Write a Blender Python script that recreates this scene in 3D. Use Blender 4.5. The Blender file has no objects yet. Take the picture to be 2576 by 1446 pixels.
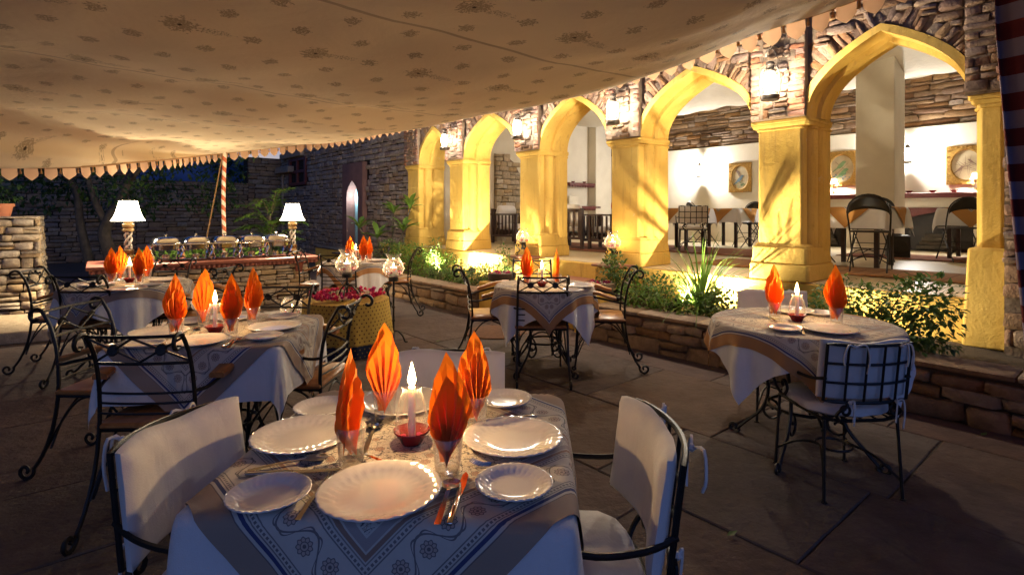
import bpy, math, random
from math import sin, cos, pi, radians, sqrt, atan2, hypot
from mathutils import Vector, Matrix
random.seed(11)
SC = bpy.context.scene
COL = SC.collection
R = random.Random(5)

# ------------------------------------------------------------------ camera
CAM_H = 1.40
cam_d = bpy.data.cameras.new("camera"); cam = bpy.data.objects.new("camera", cam_d); COL.objects.link(cam)
cam.location = (0, 0, CAM_H); cam.rotation_euler = (radians(90), 0, 0)
cam_d.sensor_width = 36.0; cam_d.lens = 36.0 * 1380 / 2576
cam_d.shift_y = -192 / 2576.0
cam_d.clip_start = 0.05; cam_d.clip_end = 3000
SC.camera = cam

# ------------------------------------------------------------------ dusk sky
world = bpy.data.worlds.new("World"); SC.world = world; world.use_nodes = True
wn = world.node_tree; bgn = wn.nodes["Background"]
sky = wn.nodes.new("ShaderNodeTexSky"); sky.sky_type = 'NISHITA'; sky.sun_disc = False
sky.sun_elevation = radians(1.3); sky.sun_rotation = radians(-30); sky.altitude = 0
sky.ozone_density = 6.0; sky.dust_density = 0.6
wn.links.new(sky.outputs[0], bgn.inputs[0]); bgn.inputs[1].default_value = 0.15
sun_d = bpy.data.lights.new("dusk_sun", 'SUN'); sun_d.energy = 0.17; sun_d.angle = radians(60); sun_d.color = (0.40, 0.48, 1.0)  # sun-type lamp added as soft blue skylight fill from behind the camera
sun = bpy.data.objects.new("dusk_sun", sun_d); COL.objects.link(sun); sun.rotation_euler = (radians(66), 0, radians(6)); sun.location = (0, -10, 12)

SC.view_settings.view_transform = 'Standard'; SC.view_settings.look = 'None'
SC.view_settings.exposure = 1.1; SC.view_settings.gamma = 1.0
SC.render.engine = 'CYCLES'
SC.cycles.use_denoising = True
SC.cycles.max_bounces = 7; SC.cycles.diffuse_bounces = 4; SC.cycles.glossy_bounces = 4
SC.cycles.transmission_bounces = 6; SC.cycles.transparent_max_bounces = 24
SC.cycles.sample_clamp_indirect = 3.0
SC.cycles.caustics_reflective = False; SC.cycles.caustics_refractive = False

# ------------------------------------------------------------------ frames
_u = Vector((118 - 1288, 1380, 0)).normalized()          # along the arcade, away to the left
_n = Vector((_u.y, -_u.x, 0))                             # into the arcade
AX = -_u
RA = atan2(AX.y, AX.x)                                    # rotation of the arcade frame
N0 = 5.85
def AF(x, n, z=0):                                        # arcade frame -> world
    p = AX * x + _n * n
    return (p.x, p.y, z)
def G(px, py, z=0.0):                                     # where a sight line meets the level z
    d = 1380 * (CAM_H - z) / (py - 531.0)
    return ((px - 1288) / 1380 * d, d, z)

# ------------------------------------------------------------------ mesh helpers
def smooth_path(pts, k=4, closed=False):
    P = [Vector(p) for p in pts]; n = len(P); out = []
    rng = range(n if closed else n - 1)
    for i in rng:
        if closed:
            a, b, c, d = P[i - 1], P[i], P[(i + 1) % n], P[(i + 2) % n]
        else:
            a = P[i - 1] if i else P[0] * 2 - P[1]; b = P[i]; c = P[i + 1]
            d = P[i + 2] if i + 2 < n else P[-1] * 2 - P[-2]
        for j in range(k):
            t = j / k
            out.append(0.5 * ((2 * b) + (c - a) * t + (2 * a - 5 * b + 4 * c - d) * t * t + (3 * b - a - 3 * c + d) * t ** 3))
    if not closed: out.append(P[-1])
    return out
def spiral(cx, cy, r0, a0, turns, n=12, r1=0.25):
    return [(cx + r0 * (1 - (1 - r1) * i / n) * cos(a0 + turns * 2 * pi * i / n),
             cy + r0 * (1 - (1 - r1) * i / n) * sin(a0 + turns * 2 * pi * i / n)) for i in range(n + 1)]

class MB:
    def __init__(s): s.v = []; s.f = []; s.uv = None; s.m = []
    def add(s, vs, fs, mi=0):
        o = len(s.v); s.v += [tuple(v) for v in vs]; s.f += [tuple(i + o for i in f) for f in fs]; s.m += [mi] * len(fs)
        return s
    def box(s, c, d, rz=0, ch=0.0, mi=0, taper=1.0):
        x, y, z = d[0] / 2, d[1] / 2, d[2] / 2
        vs = []
        if ch <= 0:
            for sz in (-1, 1):
                k = taper if sz > 0 else 1
                for sx, sy in ((-1, -1), (1, -1), (1, 1), (-1, 1)): vs.append((sx * x * k, sy * y * k, sz * z))
            fs = [(3, 2, 1, 0), (4, 5, 6, 7), (0, 1, 5, 4), (1, 2, 6, 5), (2, 3, 7, 6), (3, 0, 4, 7)]
        else:
            rings = [(-z, ch), (-z + ch, 0), (z - ch, 0), (z, ch)]
            for zz, inn in rings:
                k = taper if zz > 0 else 1
                a, b = x * k - inn, y * k - inn; q = ch * 0.6
                vs += [(-a + q, -b, zz), (a - q, -b, zz), (a, -b + q, zz), (a, b - q, zz), (a - q, b, zz), (-a + q, b, zz), (-a, b - q, zz), (-a, -b + q, zz)]
            fs = [tuple(range(7, -1, -1)), tuple(range(24, 32))]
            for r in range(3):
                for i in range(8):
                    j = (i + 1) % 8; fs.append((r * 8 + i, r * 8 + j, r * 8 + 8 + j, r * 8 + 8 + i))
        cr, sr = cos(rz), sin(rz)
        vs = [(c[0] + v[0] * cr - v[1] * sr, c[1] + v[0] * sr + v[1] * cr, c[2] + v[2]) for v in vs]
        return s.add(vs, fs, mi)
    def tube(s, pts, r, n=6, closed=False, mi=0):
        P = [Vector(p) for p in pts]; m = len(P)
        rad = r if isinstance(r, (list, tuple)) else [r] * m
        vs = []; N = None
        for i in range(m):
            if closed: t = P[(i + 1) % m] - P[i - 1]
            else: t = P[min(i + 1, m - 1)] - P[max(i - 1, 0)]
            if t.length < 1e-9: t = Vector((0, 0, 1))
            t.normalize()
            if N is None:
                N = t.orthogonal().normalized()
            else:
                N = (N - t * N.dot(t))
                N = N.normalized() if N.length > 1e-6 else t.orthogonal().normalized()
            B = t.cross(N)
            for k in range(n):
                a = 2 * pi * k / n
                vs.append(P[i] + (N * cos(a) + B * sin(a)) * rad[i])
        fs = []
        for i in range(m if closed else m - 1):
            j = (i + 1) % m
            for k in range(n):
                l = (k + 1) % n; fs.append((i * n + k, i * n + l, j * n + l, j * n + k))
        if not closed:
            fs.append(tuple(range(n - 1, -1, -1))); fs.append(tuple(range((m - 1) * n, m * n)))
        return s.add(vs, fs, mi)
    def lathe(s, prof, n=20, c=(0, 0, 0), mi=0, cap0=True, cap1=True, wob=None):
        vs = []; fs = []; m = len(prof)
        for r, z in prof:
            for k in range(n):
                a = 2 * pi * k / n; rr = r * (wob(a, z) if wob else 1)
                vs.append((c[0] + rr * cos(a), c[1] + rr * sin(a), c[2] + z))
        for i in range(m - 1):
            for k in range(n):
                l = (k + 1) % n; fs.append((i * n + k, i * n + l, i * n + n + l, i * n + n + k))
        if cap0: fs.append(tuple(range(n - 1, -1, -1)))
        if cap1: fs.append(tuple(range((m - 1) * n, m * n)))
        return s.add(vs, fs, mi)
    def prism(s, poly, z0, z1, mi=0, sc1=1.0, fn=None):
        n = len(poly); cx = sum(p[0] for p in poly) / n; cy = sum(p[1] for p in poly) / n
        vs = [(x, y, z0) for x, y in poly] + [(cx + (x - cx) * sc1, cy + (y - cy) * sc1, z1) for x, y in poly]
        if fn: vs = [fn(*v) for v in vs]
        fs = [tuple(range(n - 1, -1, -1)), tuple(range(n, 2 * n))] + [(i, (i + 1) % n, n + (i + 1) % n, n + i) for i in range(n)]
        return s.add(vs, fs, mi)
    def grid(s, fn, nu, nv, mi=0, uvfn=None):
        vs = [fn(i / nu, j / nv) for j in range(nv + 1) for i in range(nu + 1)]
        fs = [(j * (nu + 1) + i, j * (nu + 1) + i + 1, (j + 1) * (nu + 1) + i + 1, (j + 1) * (nu + 1) + i) for j in range(nv) for i in range(nu)]
        if uvfn:
            if s.uv is None: s.uv = {}
            o = len(s.v)
            for j in range(nv + 1):
                for i in range(nu + 1): s.uv[o + j * (nu + 1) + i] = uvfn(i / nu, j / nv)
        return s.add(vs, fs, mi)
    def leaf(s, p, d, up, L, w, bend=0.2, mi=0):
        p = Vector(p); d = Vector(d).normalized(); sd = d.cross(Vector(up))
        sd = sd.normalized() if sd.length > 1e-4 else d.orthogonal().normalized()
        nn = sd.cross(d)
        a = p + d * L * 0.45 - nn * 0.02 * L; b = p + d * L - nn * bend * L
        vs = [p, a + sd * w / 2 + nn * w * 0.12, b, a - sd * w / 2 + nn * w * 0.12, a]
        return s.add(vs, [(0, 1, 4), (1, 2, 4), (2, 3, 4), (3, 0, 4)], mi)
    def mesh(s, name, mats, smooth=True, ang=40):
        me = bpy.data.meshes.new(name); me.from_pydata(s.v, [], s.f)
        ml = mats if isinstance(mats, (list, tuple)) else [mats]
        for m_ in ml: me.materials.append(m_)
        if len(ml) > 1: me.polygons.foreach_set('material_index', s.m)
        if s.uv is not None:
            ul = me.uv_layers.new(name='UVMap')
            for l in me.loops: ul.data[l.index].uv = s.uv.get(l.vertex_index, (0, 0))
        if smooth:
            me.polygons.foreach_set('use_smooth', [True] * len(me.polygons))
            try: me.set_sharp_from_angle(angle=radians(ang))
            except Exception: pass
        me.update()
        return me
    def build(s, name, mats, parent=None, loc=(0, 0, 0), rz=0, smooth=True, ang=40, bevel=0, solid=0, sub=0):
        o = bpy.data.objects.new(name, s.mesh(name, mats, smooth, ang)); COL.objects.link(o)
        o.location = loc; o.rotation_euler = (0, 0, rz)
        if parent: o.parent = parent
        if solid:
            md = o.modifiers.new('solid', 'SOLIDIFY'); md.thickness = solid; md.offset = 0
        if bevel:
            md = o.modifiers.new('bevel', 'BEVEL'); md.width = bevel; md.segments = 2; md.limit_method = 'ANGLE'; md.angle_limit = radians(40)
        if sub:
            md = o.modifiers.new('sub', 'SUBSURF'); md.levels = sub; md.render_levels = sub
        return o

def tag(o, label=None, cat=None, group=None, kind=None):
    if label: o['label'] = label
    if cat: o['category'] = cat
    if group: o['group'] = group
    if kind: o['kind'] = kind
    return o
def thing(name, label, cat, loc=(0, 0, 0), rz=0, group=None):
    o = bpy.data.objects.new(name, None); COL.objects.link(o); o.empty_display_size = 0.1
    o.location = loc; o.rotation_euler = (0, 0, rz)
    return tag(o, label, cat, group)
def copy_tree(o, parent=None):
    c = o.copy(); COL.objects.link(c); c.parent = parent
    for ch in o.children: copy_tree(ch, c)
    return c
def dup(root, loc, rz, label, group=None, first=[set()]):
    if root.name not in first[0]:
        first[0].add(root.name); r = root
    else: r = copy_tree(root)
    r.location = loc; r.rotation_euler = (0, 0, rz); r['label'] = label
    if group: r['group'] = group
    return r
def inst(me, name, parent, loc, rz=0, scale=(1, 1, 1), rot=None):
    o = bpy.data.objects.new(name, me); COL.objects.link(o); o.parent = parent
    o.location = loc; o.rotation_euler = rot if rot else (0, 0, rz); o.scale = scale
    return o
def lamp(name, parent, loc, power, color, radius=0.03, spot=None, rot=None):
    d = bpy.data.lights.new(name, 'SPOT' if spot else 'POINT'); d.energy = power; d.color = color; d.shadow_soft_size = radius
    if spot: d.spot_size = radians(spot); d.spot_blend = 0.7
    o = bpy.data.objects.new(name, d); COL.objects.link(o); o.parent = parent; o.location = loc
    if rot: o.rotation_euler = rot
    return o
# ------------------------------------------------------------------ materials
class X:                                                   # tiny wrapper so that node maths reads like maths
    def __init__(s, nt, sk): s.nt = nt; s.k = sk
    def _m(s, op, *a):
        n = s.nt.nodes.new('ShaderNodeMath'); n.operation = op
        for i, q in enumerate((s,) + a):
            if isinstance(q, X): s.nt.links.new(q.k, n.inputs[i])
            else: n.inputs[i].default_value = q
        return X(s.nt, n.outputs[0])
    def __add__(s, o): return s._m('ADD', o)
    def __sub__(s, o): return s._m('SUBTRACT', o)
    def __mul__(s, o): return s._m('MULTIPLY', o)
    def __truediv__(s, o): return s._m('DIVIDE', o)
    def __rsub__(s, o): return (s * -1.0) + o
    __radd__ = __add__; __rmul__ = __mul__
    def abs(s): return s._m('ABSOLUTE')
    def sin(s): return s._m('SINE')
    def fr(s): return s._m('FRACT')
    def fl(s): return s._m('FLOOR')
    def sq(s): return s._m('SQRT')
    def lt(s, o): return s._m('LESS_THAN', o)
    def gt(s, o): return s._m('GREATER_THAN', o)
    def mx(s, o): return s._m('MAXIMUM', o)
    def mn(s, o): return s._m('MINIMUM', o)
    def pw(s, o): return s._m('POWER', o)
    def at2(s, o): return s._m('ARCTAN2', o)
    def band(s, a, b): return s.gt(a) * s.lt(b)

class NM:
    def __init__(s, name):
        s.m = bpy.data.materials.new(name); s.m.use_nodes = True; s.nt = s.m.node_tree
        s.b = s.nt.nodes['Principled BSDF']; s.out = s.nt.nodes['Material Output']
    def node(s, t, **kw):
        n = s.nt.nodes.new(t)
        for k, v in kw.items(): setattr(n, k, v)
        return n
    def link(s, a, b): s.nt.links.new(a, b)
    def coord(s, which='Object'):
        return s.node('ShaderNodeTexCoord').outputs[which]
    def noise(s, vec, scale, detail=4, rough=0.55, dist=0.0):
        n = s.node('ShaderNodeTexNoise'); n.inputs['Scale'].default_value = scale; n.inputs['Detail'].default_value = detail
        n.inputs['Roughness'].default_value = rough; n.inputs['Distortion'].default_value = dist
        if vec is not None: s.link(vec, n.inputs['Vector'])
        return n.outputs['Fac']
    def ramp(s, fac, stops):
        n = s.node('ShaderNodeValToRGB'); e = n.color_ramp.elements
        while len(e) < len(stops): e.new(0.5)
        for i, (p, c) in enumerate(stops):
            e[i].position = p; e[i].color = (*c, 1)
        s.link(fac.k if isinstance(fac, X) else fac, n.inputs[0]); return n.outputs[0]
    def mix(s, fac, a, b, mode='MIX'):
        n = s.node('ShaderNodeMix', data_type='RGBA', blend_type=mode)
        for sk, q in ((n.inputs[0], fac), (n.inputs[6], a), (n.inputs[7], b)):
            if isinstance(q, X): s.link(q.k, sk)
            elif hasattr(q, 'is_linked') or hasattr(q, 'links'): s.link(q, sk)
            elif isinstance(q, (int, float)): sk.default_value = q
            else: sk.default_value = (*q, 1)
        return n.outputs[2]
    def bump(s, h, strength=0.3, dist=0.01):
        n = s.node('ShaderNodeBump'); n.inputs['Strength'].default_value = strength; n.inputs['Distance'].default_value = dist
        s.link(h.k if isinstance(h, X) else h, n.inputs['Height']); s.link(n.outputs[0], s.b.inputs['Normal'])
    def sep(s, vec):
        n = s.node('ShaderNodeSeparateXYZ'); s.link(vec, n.inputs[0])
        return [X(s.nt, o) for o in n.outputs]
    def set(s, col=None, rough=0.6, metal=0.0, spec=0.5):
        if col is not None:
            if isinstance(col, (tuple, list)): s.b.inputs['Base Color'].default_value = (*col, 1)
            else: s.link(col, s.b.inputs['Base Color'])
        s.b.inputs['Roughness'].default_value = rough; s.b.inputs['Metallic'].default_value = metal
        s.b.inputs['Specular IOR Level'].default_value = spec
        return s.m

def simple(name, c1, c2=None, rough=0.6, metal=0.0, ns=8.0, bump=0.0, bs=60.0, rnd=0.0, spec=0.5, bd=0.004, sub=0):
    w = NM(name); co = w.coord()
    col = c1
    if c2 is not None: col = w.mix(w.ramp(w.noise(co, ns), [(0.35, (0, 0, 0)), (0.65, (1, 1, 1))]), c1, c2)
    if rnd:
        oi = w.node('ShaderNodeObjectInfo'); v = X(w.nt, oi.outputs['Random']) * (2 * rnd) + (1 - rnd)
        h = w.node('ShaderNodeHueSaturation'); w.link(v.k, h.inputs['Value'])
        if isinstance(col, (tuple, list)): h.inputs['Color'].default_value = (*col, 1)
        else: w.link(col, h.inputs['Color'])
        col = h.outputs[0]
    if bump: w.bump(w.noise(co, bs, 5), bump, bd)
    m = w.set(col, rough, metal, spec)
    return m
def stone_mat(name, cols, bump=0.6, ns=14):
    w = NM(name); co = w.coord('Object')
    oi = w.node('ShaderNodeObjectInfo'); ge = w.node('ShaderNodeNewGeometry')
    r = (X(w.nt, oi.outputs['Random']) + X(w.nt, ge.outputs['Random Per Island'])).fr()
    base = w.ramp(r, [(i / (len(cols) - 1), c) for i, c in enumerate(cols)])
    tcg = w.node('ShaderNodeTexCoord'); gc = ge.outputs['Position']
    n1 = w.noise(gc, ns, 6, 0.65); n2 = w.noise(gc, ns * 6, 4, 0.6)
    v = X(w.nt, n1) * 1.3 + 0.35
    hs = w.node('ShaderNodeHueSaturation'); w.link(v.k, hs.inputs['Value']); w.link(base, hs.inputs['Color'])
    r2 = (r * 7.31).fr(); w.link((r2 * 0.5 + 0.7).k, hs.inputs['Saturation'])
    w.bump(X(w.nt, n1) * 1.0 + X(w.nt, n2) * 0.35, bump, 0.03)
    return w.set(hs.outputs[0], 0.85, 0, 0.25)
def emis(name, col, st, thru=0.0):
    w = NM(name); e = w.node('ShaderNodeEmission'); e.inputs[0].default_value = (*col, 1); e.inputs[1].default_value = st
    if thru:
        t = w.node('ShaderNodeBsdfTransparent'); a = w.node('ShaderNodeMixShader'); a.inputs[0].default_value = 1 - thru
        w.link(t.outputs[0], a.inputs[1]); w.link(e.outputs[0], a.inputs[2]); w.link(a.outputs[0], w.out.inputs[0])
    else: w.link(e.outputs[0], w.out.inputs[0])
    w.m.cycles.emission_sampling = 'NONE'
    return w.m
def thin_glass(name, tint=(1, 1, 1), refl=0.75, film=0.26):
    w = NM(name); lw = w.node('ShaderNodeLayerWeight'); lw.inputs[0].default_value = 0.5
    f = X(w.nt, lw.outputs['Facing']).pw(2.0) * refl + 0.07
    t = w.node('ShaderNodeBsdfTransparent'); t.inputs[0].default_value = (*tint, 1)
    g = w.node('ShaderNodeBsdfGlossy'); g.inputs['Roughness'].default_value = 0.03
    mx = w.node('ShaderNodeMixShader'); w.link(f.k, mx.inputs[0]); w.link(t.outputs[0], mx.inputs[1]); w.link(g.outputs[0], mx.inputs[2])
    df = w.node('ShaderNodeBsdfTranslucent'); df.inputs[0].default_value = (.9, .88, .85, 1); m2 = w.node('ShaderNodeMixShader')   # pale edge sheen put in so the glass outline shows
    fd = X(w.nt, lw.outputs['Facing']).pw(2.2) * film + .02
    w.link(fd.k, m2.inputs[0]); w.link(mx.outputs[0], m2.inputs[1]); w.link(df.outputs[0], m2.inputs[2])
    w.link(m2.outputs[0], w.out.inputs[0]); return w.m
def cloth_mat(name, c1, c2, rough=0.85, trans=0.0, bump=0.25, bs=350.0):
    w = NM(name); co = w.coord()
    col = w.mix(w.noise(co, 9, 3), c1, c2)
    mp = w.node('ShaderNodeMapping'); mp.inputs['Scale'].default_value = (16, 16, 4); w.link(co, mp.inputs[0])
    h = X(w.nt, w.noise(co, bs, 2)) * 0.15 + X(w.nt, w.noise(co, 6.0, 4)) * .8 + X(w.nt, w.noise(mp.outputs[0], 1.0, 4, .5, .6)) * .7
    w.bump(h, bump, 0.02); w.set(col, rough, 0, 0.2)
    try: w.b.inputs['Sheen Weight'].default_value = 0.15
    except Exception: pass
    return w.m
def translucent(m, k):
    nt = m.node_tree; b = nt.nodes['Principled BSDF']; out = nt.nodes['Material Output']; t = nt.nodes.new('ShaderNodeBsdfTranslucent'); mx = nt.nodes.new('ShaderNodeMixShader')
    mx.inputs[0].default_value = k; src = b.inputs['Base Color']
    if src.is_linked: nt.links.new(src.links[0].from_socket, t.inputs[0])
    else: t.inputs[0].default_value = src.default_value
    nt.links.new(b.outputs[0], mx.inputs[1]); nt.links.new(t.outputs[0], mx.inputs[2]); nt.links.new(mx.outputs[0], out.inputs[0]); return m
def leaf_mat(name, c1, c2, rough=0.45):
    w = NM(name); ge = w.node('ShaderNodeNewGeometry')
    col = w.mix(X(w.nt, ge.outputs['Random Per Island']), c1, c2)
    d = w.node('ShaderNodeBsdfTranslucent'); w.link(col, d.inputs[0])
    w.set(col, rough, 0, 0.4)
    mx = w.node('ShaderNodeMixShader'); mx.inputs[0].default_value = 0.35
    w.link(w.b.outputs[0], mx.inputs[1]); w.link(d.outputs[0], mx.inputs[2]); w.link(mx.outputs[0], w.out.inputs[0])
    return w.m

def print_cloth(name, half, ground=(0.62, 0.57, 0.5), tan=(0.34, 0.25, 0.19)):
    """block printed cover: plain tan hem, blue line, scroll border, inner stripes, flowered field. UV is in metres from the middle."""
    w = NM(name); u, v, _ = w.sep(w.coord('UV'))
    au, av = u.abs(), v.abs()
    big = au.gt(av); d = half - au.mx(av)
    along = big * v + (1.0 - big) * u
    dark = (0.06, 0.055, 0.08); blue = (0.035, 0.05, 0.16); red = (0.30, 0.10, 0.06)
    co = w.coord('UV')
    col = w.mix(w.noise(co, 60, 3), ground, tuple(c * 0.88 for c in ground))
    # flowered field
    vo = w.node('ShaderNodeTexVoronoi'); vo.inputs['Scale'].default_value = 17; w.link(co, vo.inputs['Vector'])
    dist = X(w.nt, vo.outputs['Distance'])
    vp = w.node('ShaderNodeVectorMath', operation='SUBTRACT')
    sc = w.node('ShaderNodeVectorMath', operation='SCALE'); sc.inputs[3].default_value = 17; w.link(co, sc.inputs[0])
    w.link(sc.outputs[0], vp.inputs[0])
    vpo = w.node('ShaderNodeVectorMath', operation='SCALE'); vpo.inputs[3].default_value = 17; w.link(vo.outputs['Position'], vpo.inputs[0])
    w.link(vpo.outputs[0], vp.inputs[1])
    vx, vy, _ = w.sep(vp.outputs[0]); th = vy.at2(vx)
    pet = dist + (th * 7.0).sin() * 0.03
    field = d.gt(0.25)
    f_fill = pet.lt(0.2) * field; f_line = (pet.band(0.2, 0.235)).mx(pet.band(0.10, 0.13)) * field
    nz = X(w.nt, w.noise(co, 26, 2, 0.5, 0.6)); vine = (nz - 0.5).abs().lt(0.018) * field * pet.gt(0.25)
    nz2 = X(w.nt, w.noise(co, 55, 2, 0.5, 1.0)); vine2 = (nz2 - 0.47).abs().lt(0.02) * field * pet.gt(0.3)
    blot = nz2.gt(0.62) * field * pet.gt(0.27)
    col = w.mix(f_fill * 0.55, col, red); col = w.mix(blot * 0.45, col, (0.25, 0.12, 0.07))
    col = w.mix(f_line.mx(vine).mx(vine2 * 0.7) * 0.85, col, dark)
    # scroll border
    P = 0.066
    cc = (d - 0.148) / P; ca = (along / P).fr() - 0.5
    alt = ((along / P).fl() * 0.5).fr() * 4.0 - 1.0
    cy = cc - alt * 0.10
    rr = (ca * ca + cy * cy).sq(); th2 = cy.at2(ca)
    ros = rr + (th2 * 9.0).sin() * 0.025
    inb = d.band(0.106, 0.190)
    lines = ros.band(0.235, 0.275).mx(rr.band(0.12, 0.15)).mx(rr.lt(0.06)).mx(((th2 * 9.0).sin().gt(0.75)) * rr.band(0.14, 0.24))
    wav = ((along * (pi / P)).sin() * 0.42 - cc).abs().lt(0.04) * rr.gt(0.28)
    wav2 = ((along * (3 * pi / P)).sin() * 0.1 + (along * (pi / P)).sin() * 0.5 - cc).abs().lt(0.03) * rr.gt(0.34)
    col = w.mix(ros.lt(0.235) * inb * 0.3, col, red)
    col = w.mix(lines.mx(wav).mx(wav2) * inb * 0.75, col, dark)
    dots = ((along * 95.0).fr()).lt(0.6)
    def stripe(a, b, c, k=1.0, dotted=False):
        nonlocal col
        m_ = d.band(a, b) * (dots * k if dotted else k)
        col = w.mix(m_, col, c)
    stripe(-1, 0.062, tan, 0.95); stripe(0.060, 0.063, dark, 0.6)
    stripe(0.070, 0.079, blue, 0.95)
    stripe(0.083, 0.086, dark, 0.7); stripe(0.089, 0.095, dark, 0.75, True); stripe(0.099, 0.102, dark, 0.7)
    stripe(0.192, 0.195, dark, 0.7); stripe(0.198, 0.204, dark, 0.7, True); stripe(0.208, 0.211, dark, .6); stripe(0.214, 0.224, (0.27, 0.13, 0.08), 0.8)
    stripe(0.228, 0.246, (0.33, 0.26, 0.25), 0.75)
    weave = X(w.nt, w.noise(co, 500, 2)) * 0.3 + X(w.nt, w.noise(co, 8, 4))
    w.bump(weave, 0.25, 0.015)
    w.set(col, 0.85, 0, 0.2)
    return w.m

def canopy_mat(name):
    w = NM(name); co = w.coord('UV'); u, v, _ = w.sep(co)
    base = w.mix(w.noise(co, 0.9, 4), (0.87, 0.73, 0.51), (0.79, 0.63, 0.41))
    nz = X(w.nt, w.noise(co, 38, 3, 0.6)); nz2 = X(w.nt, w.noise(co, 90, 2, 0.6))
    # staggered sprigs
    def motif(px, py, ox, oy, rx, ry, thr, stag=0.5):
        row = ((v - oy) / py); ri = row.fl(); cyy = (row.fr() - 0.5) * py
        cxx = (((u - ox) / px + ri * stag).fr() - 0.5) * px
        e = ((cxx / rx) * (cxx / rx) + (cyy / ry) * (cyy / ry)).sq()
        return (e + (nz - 0.5) * 2.2).lt(0.75) * nz2.gt(thr) * e.lt(1.15)
    small = motif(0.36, 0.30, 0.0, 0.0, 0.055, 0.075, 0.44)
    bigf = motif(0.72, 1.2, 0.18, 0.15, 0.10, 0.13, 0.42)
    tail = motif(0.72, 1.2, 0.34, 0.15, 0.13, 0.05, 0.52)
    knot = motif(0.72, 1.2, 0.18, 0.15, 0.016, 0.016, 0.0)
    m_ = small.mx(bigf).mx(tail)
    col = w.mix(m_ * 0.62, base, (0.25, 0.165, 0.09)); col = w.mix(knot * 0.9, col, (0.04, 0.02, 0.015))
    # seams
    sm = ((v / 2.1).fr() - 0.5).abs().gt(0.492)
    col = w.mix(sm * 0.5, col, (0.25, 0.15, 0.09))
    h = X(w.nt, w.noise(co, 1.6, 5, 0.6, 0.4)) + X(w.nt, w.noise(co, 250, 2)) * 0.02 + sm * 0.1
    w.bump(h, 0.5, 0.05)
    w.set(col, 0.9, 0, 0.1)
    tr = w.node('ShaderNodeBsdfTranslucent'); w.link(col, tr.inputs[0])
    mx = w.node('ShaderNodeMixShader'); mx.inputs[0].default_value = 0.12
    w.link(w.b.outputs[0], mx.inputs[1]); w.link(tr.outputs[0], mx.inputs[2]); w.link(mx.outputs[0], w.out.inputs[0])
    return w.m

def stripe_mat(name, c1, c2, period, slant=0.0, axis='Z', rough=0.85, coordn='Object'):
    w = NM(name); x, y, z = w.sep(w.coord(coordn))
    if slant: t = y.at2(x) * (slant / (2 * pi)) + z
    else: t = z if axis == 'Z' else (y if axis == 'Y' else x)
    s = (t / period).fr().gt(0.5)
    w.set(w.mix(s, c1, c2), rough, 0, 0.2)
    w.bump(w.noise(w.coord(coordn), 40, 4), 0.2, 0.01)
    return w.m
def wood(name, c1, c2, rough=0.4):
    w = NM(name); mp = w.node('ShaderNodeMapping'); mp.inputs['Scale'].default_value = (14, 2.2, 14); w.link(w.coord(), mp.inputs[0])
    n = w.noise(mp.outputs[0], 3.0, 6, 0.6, 0.8)
    w.set(w.mix(w.ramp(n, [(0.35, (0, 0, 0)), (0.65, (1, 1, 1))]), c1, c2), rough, 0, 0.5)
    w.bump(n, 0.15, 0.004); return w.m
def yellow_plaster():
    w = NM('yellow_limewash'); ge = w.node('ShaderNodeNewGeometry'); p = ge.outputs['Position']
    n1 = w.noise(p, 2.2, 5, 0.6); n2 = w.noise(p, 14, 5, 0.65); n3 = w.noise(p, 60, 4, 0.6)
    c = w.mix(w.ramp(n1, [(0.3, (0, 0, 0)), (0.7, (1, 1, 1))]), (0.59, 0.37, 0.075), (0.68, 0.45, 0.11))
    c = w.mix(w.ramp(n2, [(0.60, (0, 0, 0)), (0.78, (1, 1, 1))]), c, (0.47, 0.28, 0.05))
    st_ = w.node('ShaderNodeMapping'); st_.inputs['Scale'].default_value = (7, 7, .7); w.link(p, st_.inputs[0])
    c = w.mix(w.ramp(w.noise(st_.outputs[0], 1.6, 5, .65), [(.55, (0, 0, 0)), (.72, (.65, .65, .65))]), c, (0.36, 0.22, 0.06))
    c = w.mix(w.ramp(w.noise(p, 5.5, 8, .7), [(.66, (0, 0, 0)), (.70, (.6, .6, .6))]), c, (0.62, 0.52, 0.30))
    w.bump(X(w.nt, n2) + X(w.nt, n3) * 0.4, 0.45, 0.02)
    return w.set(c, 0.8, 0, 0.2)

M = {}
M['iron'] = simple('wrought_iron', (0.010, 0.0095, 0.010), (0.018, 0.016, 0.015), 0.42, 0.15, 30, 0.25, 120, spec=0.35)
M['teak'] = wood('teak', (0.46, 0.20, 0.06), (0.31, 0.12, 0.035), 0.35)
M['darkwood'] = wood('dark_wood', (0.020, 0.006, 0.004), (0.036, 0.012, 0.008), 0.6)
M['white_cloth'] = cloth_mat('white_tablecloth', (0.76, 0.75, 0.74), (0.68, 0.67, 0.68), bump=0.45)
M['cushion'] = cloth_mat('cushion_cotton', (0.70, 0.67, 0.65), (0.62, 0.59, 0.58), bump=0.35)
M['napkin'] = cloth_mat('orange_napkin', (0.95, 0.25, 0.012), (0.88, 0.19, 0.01), bump=0.12); translucent(M['napkin'], .28)
M['porcelain'] = simple('porcelain', (0.74, 0.71, 0.70), None, 0.09, spec=0.6)
M['steel'] = simple('steel', (0.62, 0.60, 0.57), None, 0.12, 1.0)
M['gold_steel'] = simple('steel_warm', (0.62, 0.55, 0.45), None, 0.18, 1.0)
M['glass'] = thin_glass('clear_glass')
M['red_glaze'] = simple('red_lacquer', (0.22, 0.012, 0.01), (0.15, 0.01, 0.012), 0.25)
M['petal_red'] = simple('petal_red', (0.55, 0.012, 0.06), (0.65, 0.03, 0.18), 0.6, ns=30)
M['petal_pink'] = simple('petal_magenta', (0.55, 0.02, 0.22), (0.45, 0.015, 0.12), 0.6, ns=30)
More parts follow.
